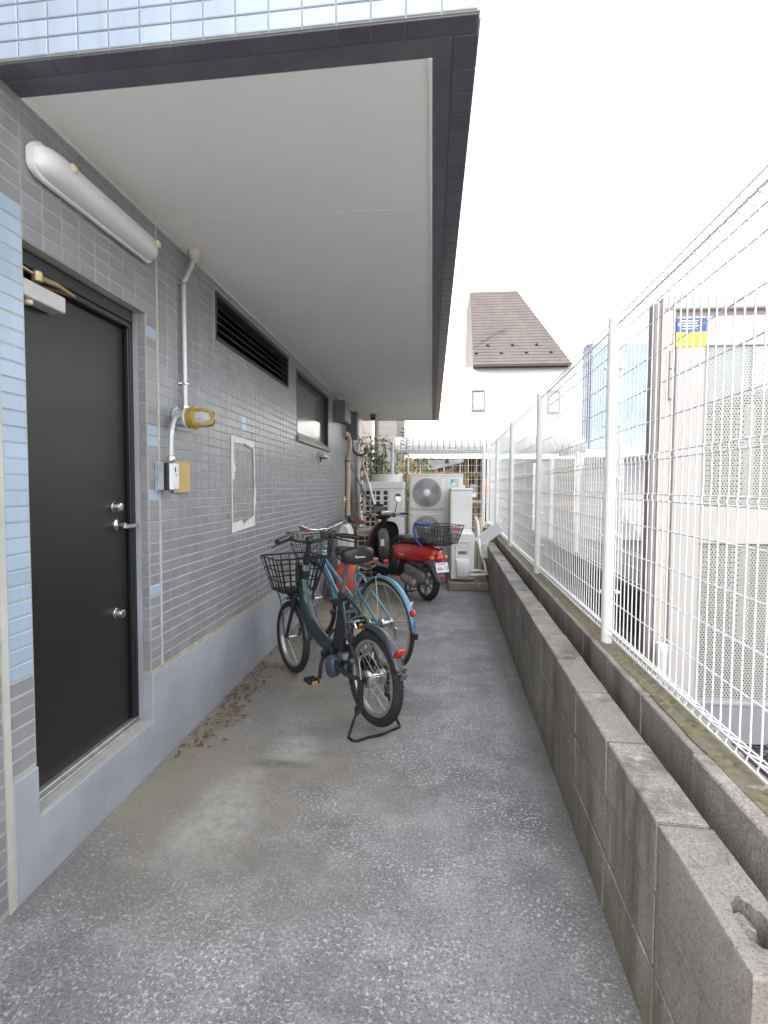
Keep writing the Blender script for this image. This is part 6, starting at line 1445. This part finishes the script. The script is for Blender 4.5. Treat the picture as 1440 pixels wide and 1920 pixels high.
# blue clad building and white fence in the neighbouring lot
bl = thing('blue_building', 'light blue clad building with a dark navy edge behind the right fence', 'building', (5, 14, 0))
part(MB().box((3.86, 14.05, 2.3), (7.9, 14.4, 4.95)), 'wall', M['navy'], bl, smooth=False)
pnl = MB().box((0, 0, 0), (.246, .03, 2.60), .004).mesh('cladding_panel', M['blue_clad'])
for i in range(15): inst(pnl, 'cladding_panel', bl, (4.0 + i * .25, 14.015, 2.33))
for i in range(1): part(MB().box((3.86 + i * .25, 14.015, 2.33), (3.996 + i * .25, 14.045, 4.93), .004), 'cladding_panel', M['navy'], bl, label='dark navy cladding panel at the left edge')
part(MB().box((3.2, 13.7, 2.12), (7.9, 14.0, 2.29)), 'balcony_edge', M['render_white'], bl, smooth=False)
part(MB().box((3.86, 14.06, 0), (7.9, 14.4, 2.11)), 'wall', M['cab_grey'], bl, smooth=False)
f2 = thing('lot_fence', 'second white mesh fence standing in the dark lot behind the beige screen', 'fence', (2.2, 7, .3))
for y in (3.5, 6.0, 8.0, 10.0, 12.0):
    inst(epost, 'post', f2, (2.0 + .035 * (y - 5), y, .40))
for ya, yb in ((3.5, 6.0), (6.0, 8.0), (8.0, 10.0), (10.0, 12.0)):
    mb = MB(); n = int((yb - ya) / .06)
    for i in range(n): y = ya + (yb - ya) * i / n; mb.tube([(1.955 + .035 * (y - 5), y, .42), (1.955 + .035 * (y - 5), y, 1.82)], .0024, 4)
    for z in [.42 + .14 * j for j in range(11)]: mb.tube([(1.955 + .035 * (ya - 5), ya, z), (1.955 + .035 * (yb - 5), yb, z)], .0026, 4)
    part(mb, 'wire_panel', M['fence'], f2)
solo(MB().box((1.88, 3.3, -.03), (2.0, 6.9, .40)).box((1.96, 6.901, -.03), (2.08, 12.2, .40)), 'lot_wall', M['lot'], 'low dark wall under the second white fence', 'wall', smooth=False)

# ================================================================ beige cabinet behind the mesh fence
cb_ = thing('perforated_screen', 'tall beige steel screen with perforated panels and a blue and yellow sign', 'screen', (2.2, 3.0, 0))
Y = 2.94
part(MB().box((1.148, Y + .006, .03), (1.186, Y + .085, 2.30), .004), 'side_edge', M['cab_brown'], cb_)
part(MB().box((1.1865, Y, .03), (1.243, Y + .05, 2.318), .004), 'corner_post', M['cab_cream'], cb_)
part(MB().box((1.2435, Y + .012, .03), (1.262, Y + .04, 2.30)), 'seam', M['cab_brown'], cb_, smooth=False)
part(MB().box((1.19, Y - .006, 2.262), (3.4, Y + .09, 2.335), .006), 'roof_cap', M['cab'], cb_)
part(MB().box((1.265, Y + .02, 2.228), (3.4, Y + .04, 2.2615)), 'shadow_gap', M['cab_brown'], cb_, smooth=False)
fp = MB().box((1.262, Y, .205), (1.405, Y + .03, 2.227), .003).box((1.4055, Y, 2.075), (3.4, Y + .03, 2.227), .003).box((1.4055, Y, 1.045), (3.4, Y + .03, 1.240), .003)
part(fp, 'front_frame', M['cab'], cb_)
part(MB().box((1.4055, Y + .012, 1.2405), (3.4, Y + .014, 2.0745)), 'perforated_panel', M['perf'], cb_, smooth=False)
part(MB().box((1.4055, Y + .012, .2055), (3.4, Y + .014, 1.0445)), 'perforated_panel', M['perf'], cb_, smooth=False)
part(MB().box((1.405, Y + .05, .1), (1.45, Y + .085, 2.25)).box((2.4, Y + .05, .1), (2.44, Y + .085, 2.25)), 'rear_stud', M['cab'], cb_, smooth=False)
ut = thing('utility_tank', 'olive green equipment housing seen through the holes of the beige screen', 'housing', (2.6, 4.2, -.03))
part(MB().box((2.05, 3.6, -.03), (3.6, 4.6, 1.9), .03), 'housing_body', M['olive'], ut)
part(MB().box((2.03, 3.58, 1.905), (3.62, 4.62, 1.96), .01), 'housing_lid', M['cab_grey'], ut)
part(MB().box((1.25, Y - .010, .185), (3.4, Y + .02, .2045), .003), 'bottom_rail', M['blind'], cb_)
part(MB().box((1.20, Y - .004, -.02), (3.4, Y + .10, .184)), 'base', M['cab_grey'], cb_, smooth=False)
part(MB().box((1.222, Y - .022, 1.80), (1.246, Y - .001, 1.95), .004).box((1.222, Y - .022, 1.955), (1.246, Y - .001, 2.055), .004), 'hinge_box', M['cab'], cb_)
sg = part(MB().box((1.256, Y - .004, 2.147), (1.405, Y - .0015, 2.216)), 'sign_upper', M['sign_blue'], cb_, smooth=False)
part(MB().box((1.256, Y - .004, 2.074), (1.405, Y - .0015, 2.1465)), 'sign_lower', M['sign_yellow'], cb_, smooth=False)
sl_ = MB(); r = random.Random(4)
for j, z in enumerate((2.203, 2.190, 2.177, 2.163)): sl_.box((1.285 - .01 * (j == 0), Y - .0052, z - .0028), (1.285 + r.uniform(.07, .11), Y - .0042, z + .0028))
sl_.lathe([(.009, 0), (.009, .001)], (1.271, Y - .0042, 2.185), (0, -1, 0), 10)
part(sl_, 'sign_print', M['print_white'], sg, smooth=False)
wp = solo(MB().lathe([(.028, 0), (.028, .50), (.030, .502), (.030, .55), (.026, .556)], (1.205, Y - .06, -.03), (0, 0, 1), 16), 'vent_stub', M['plastic_white'], 'short white pipe stub in front of the beige screen corner', 'pipe')
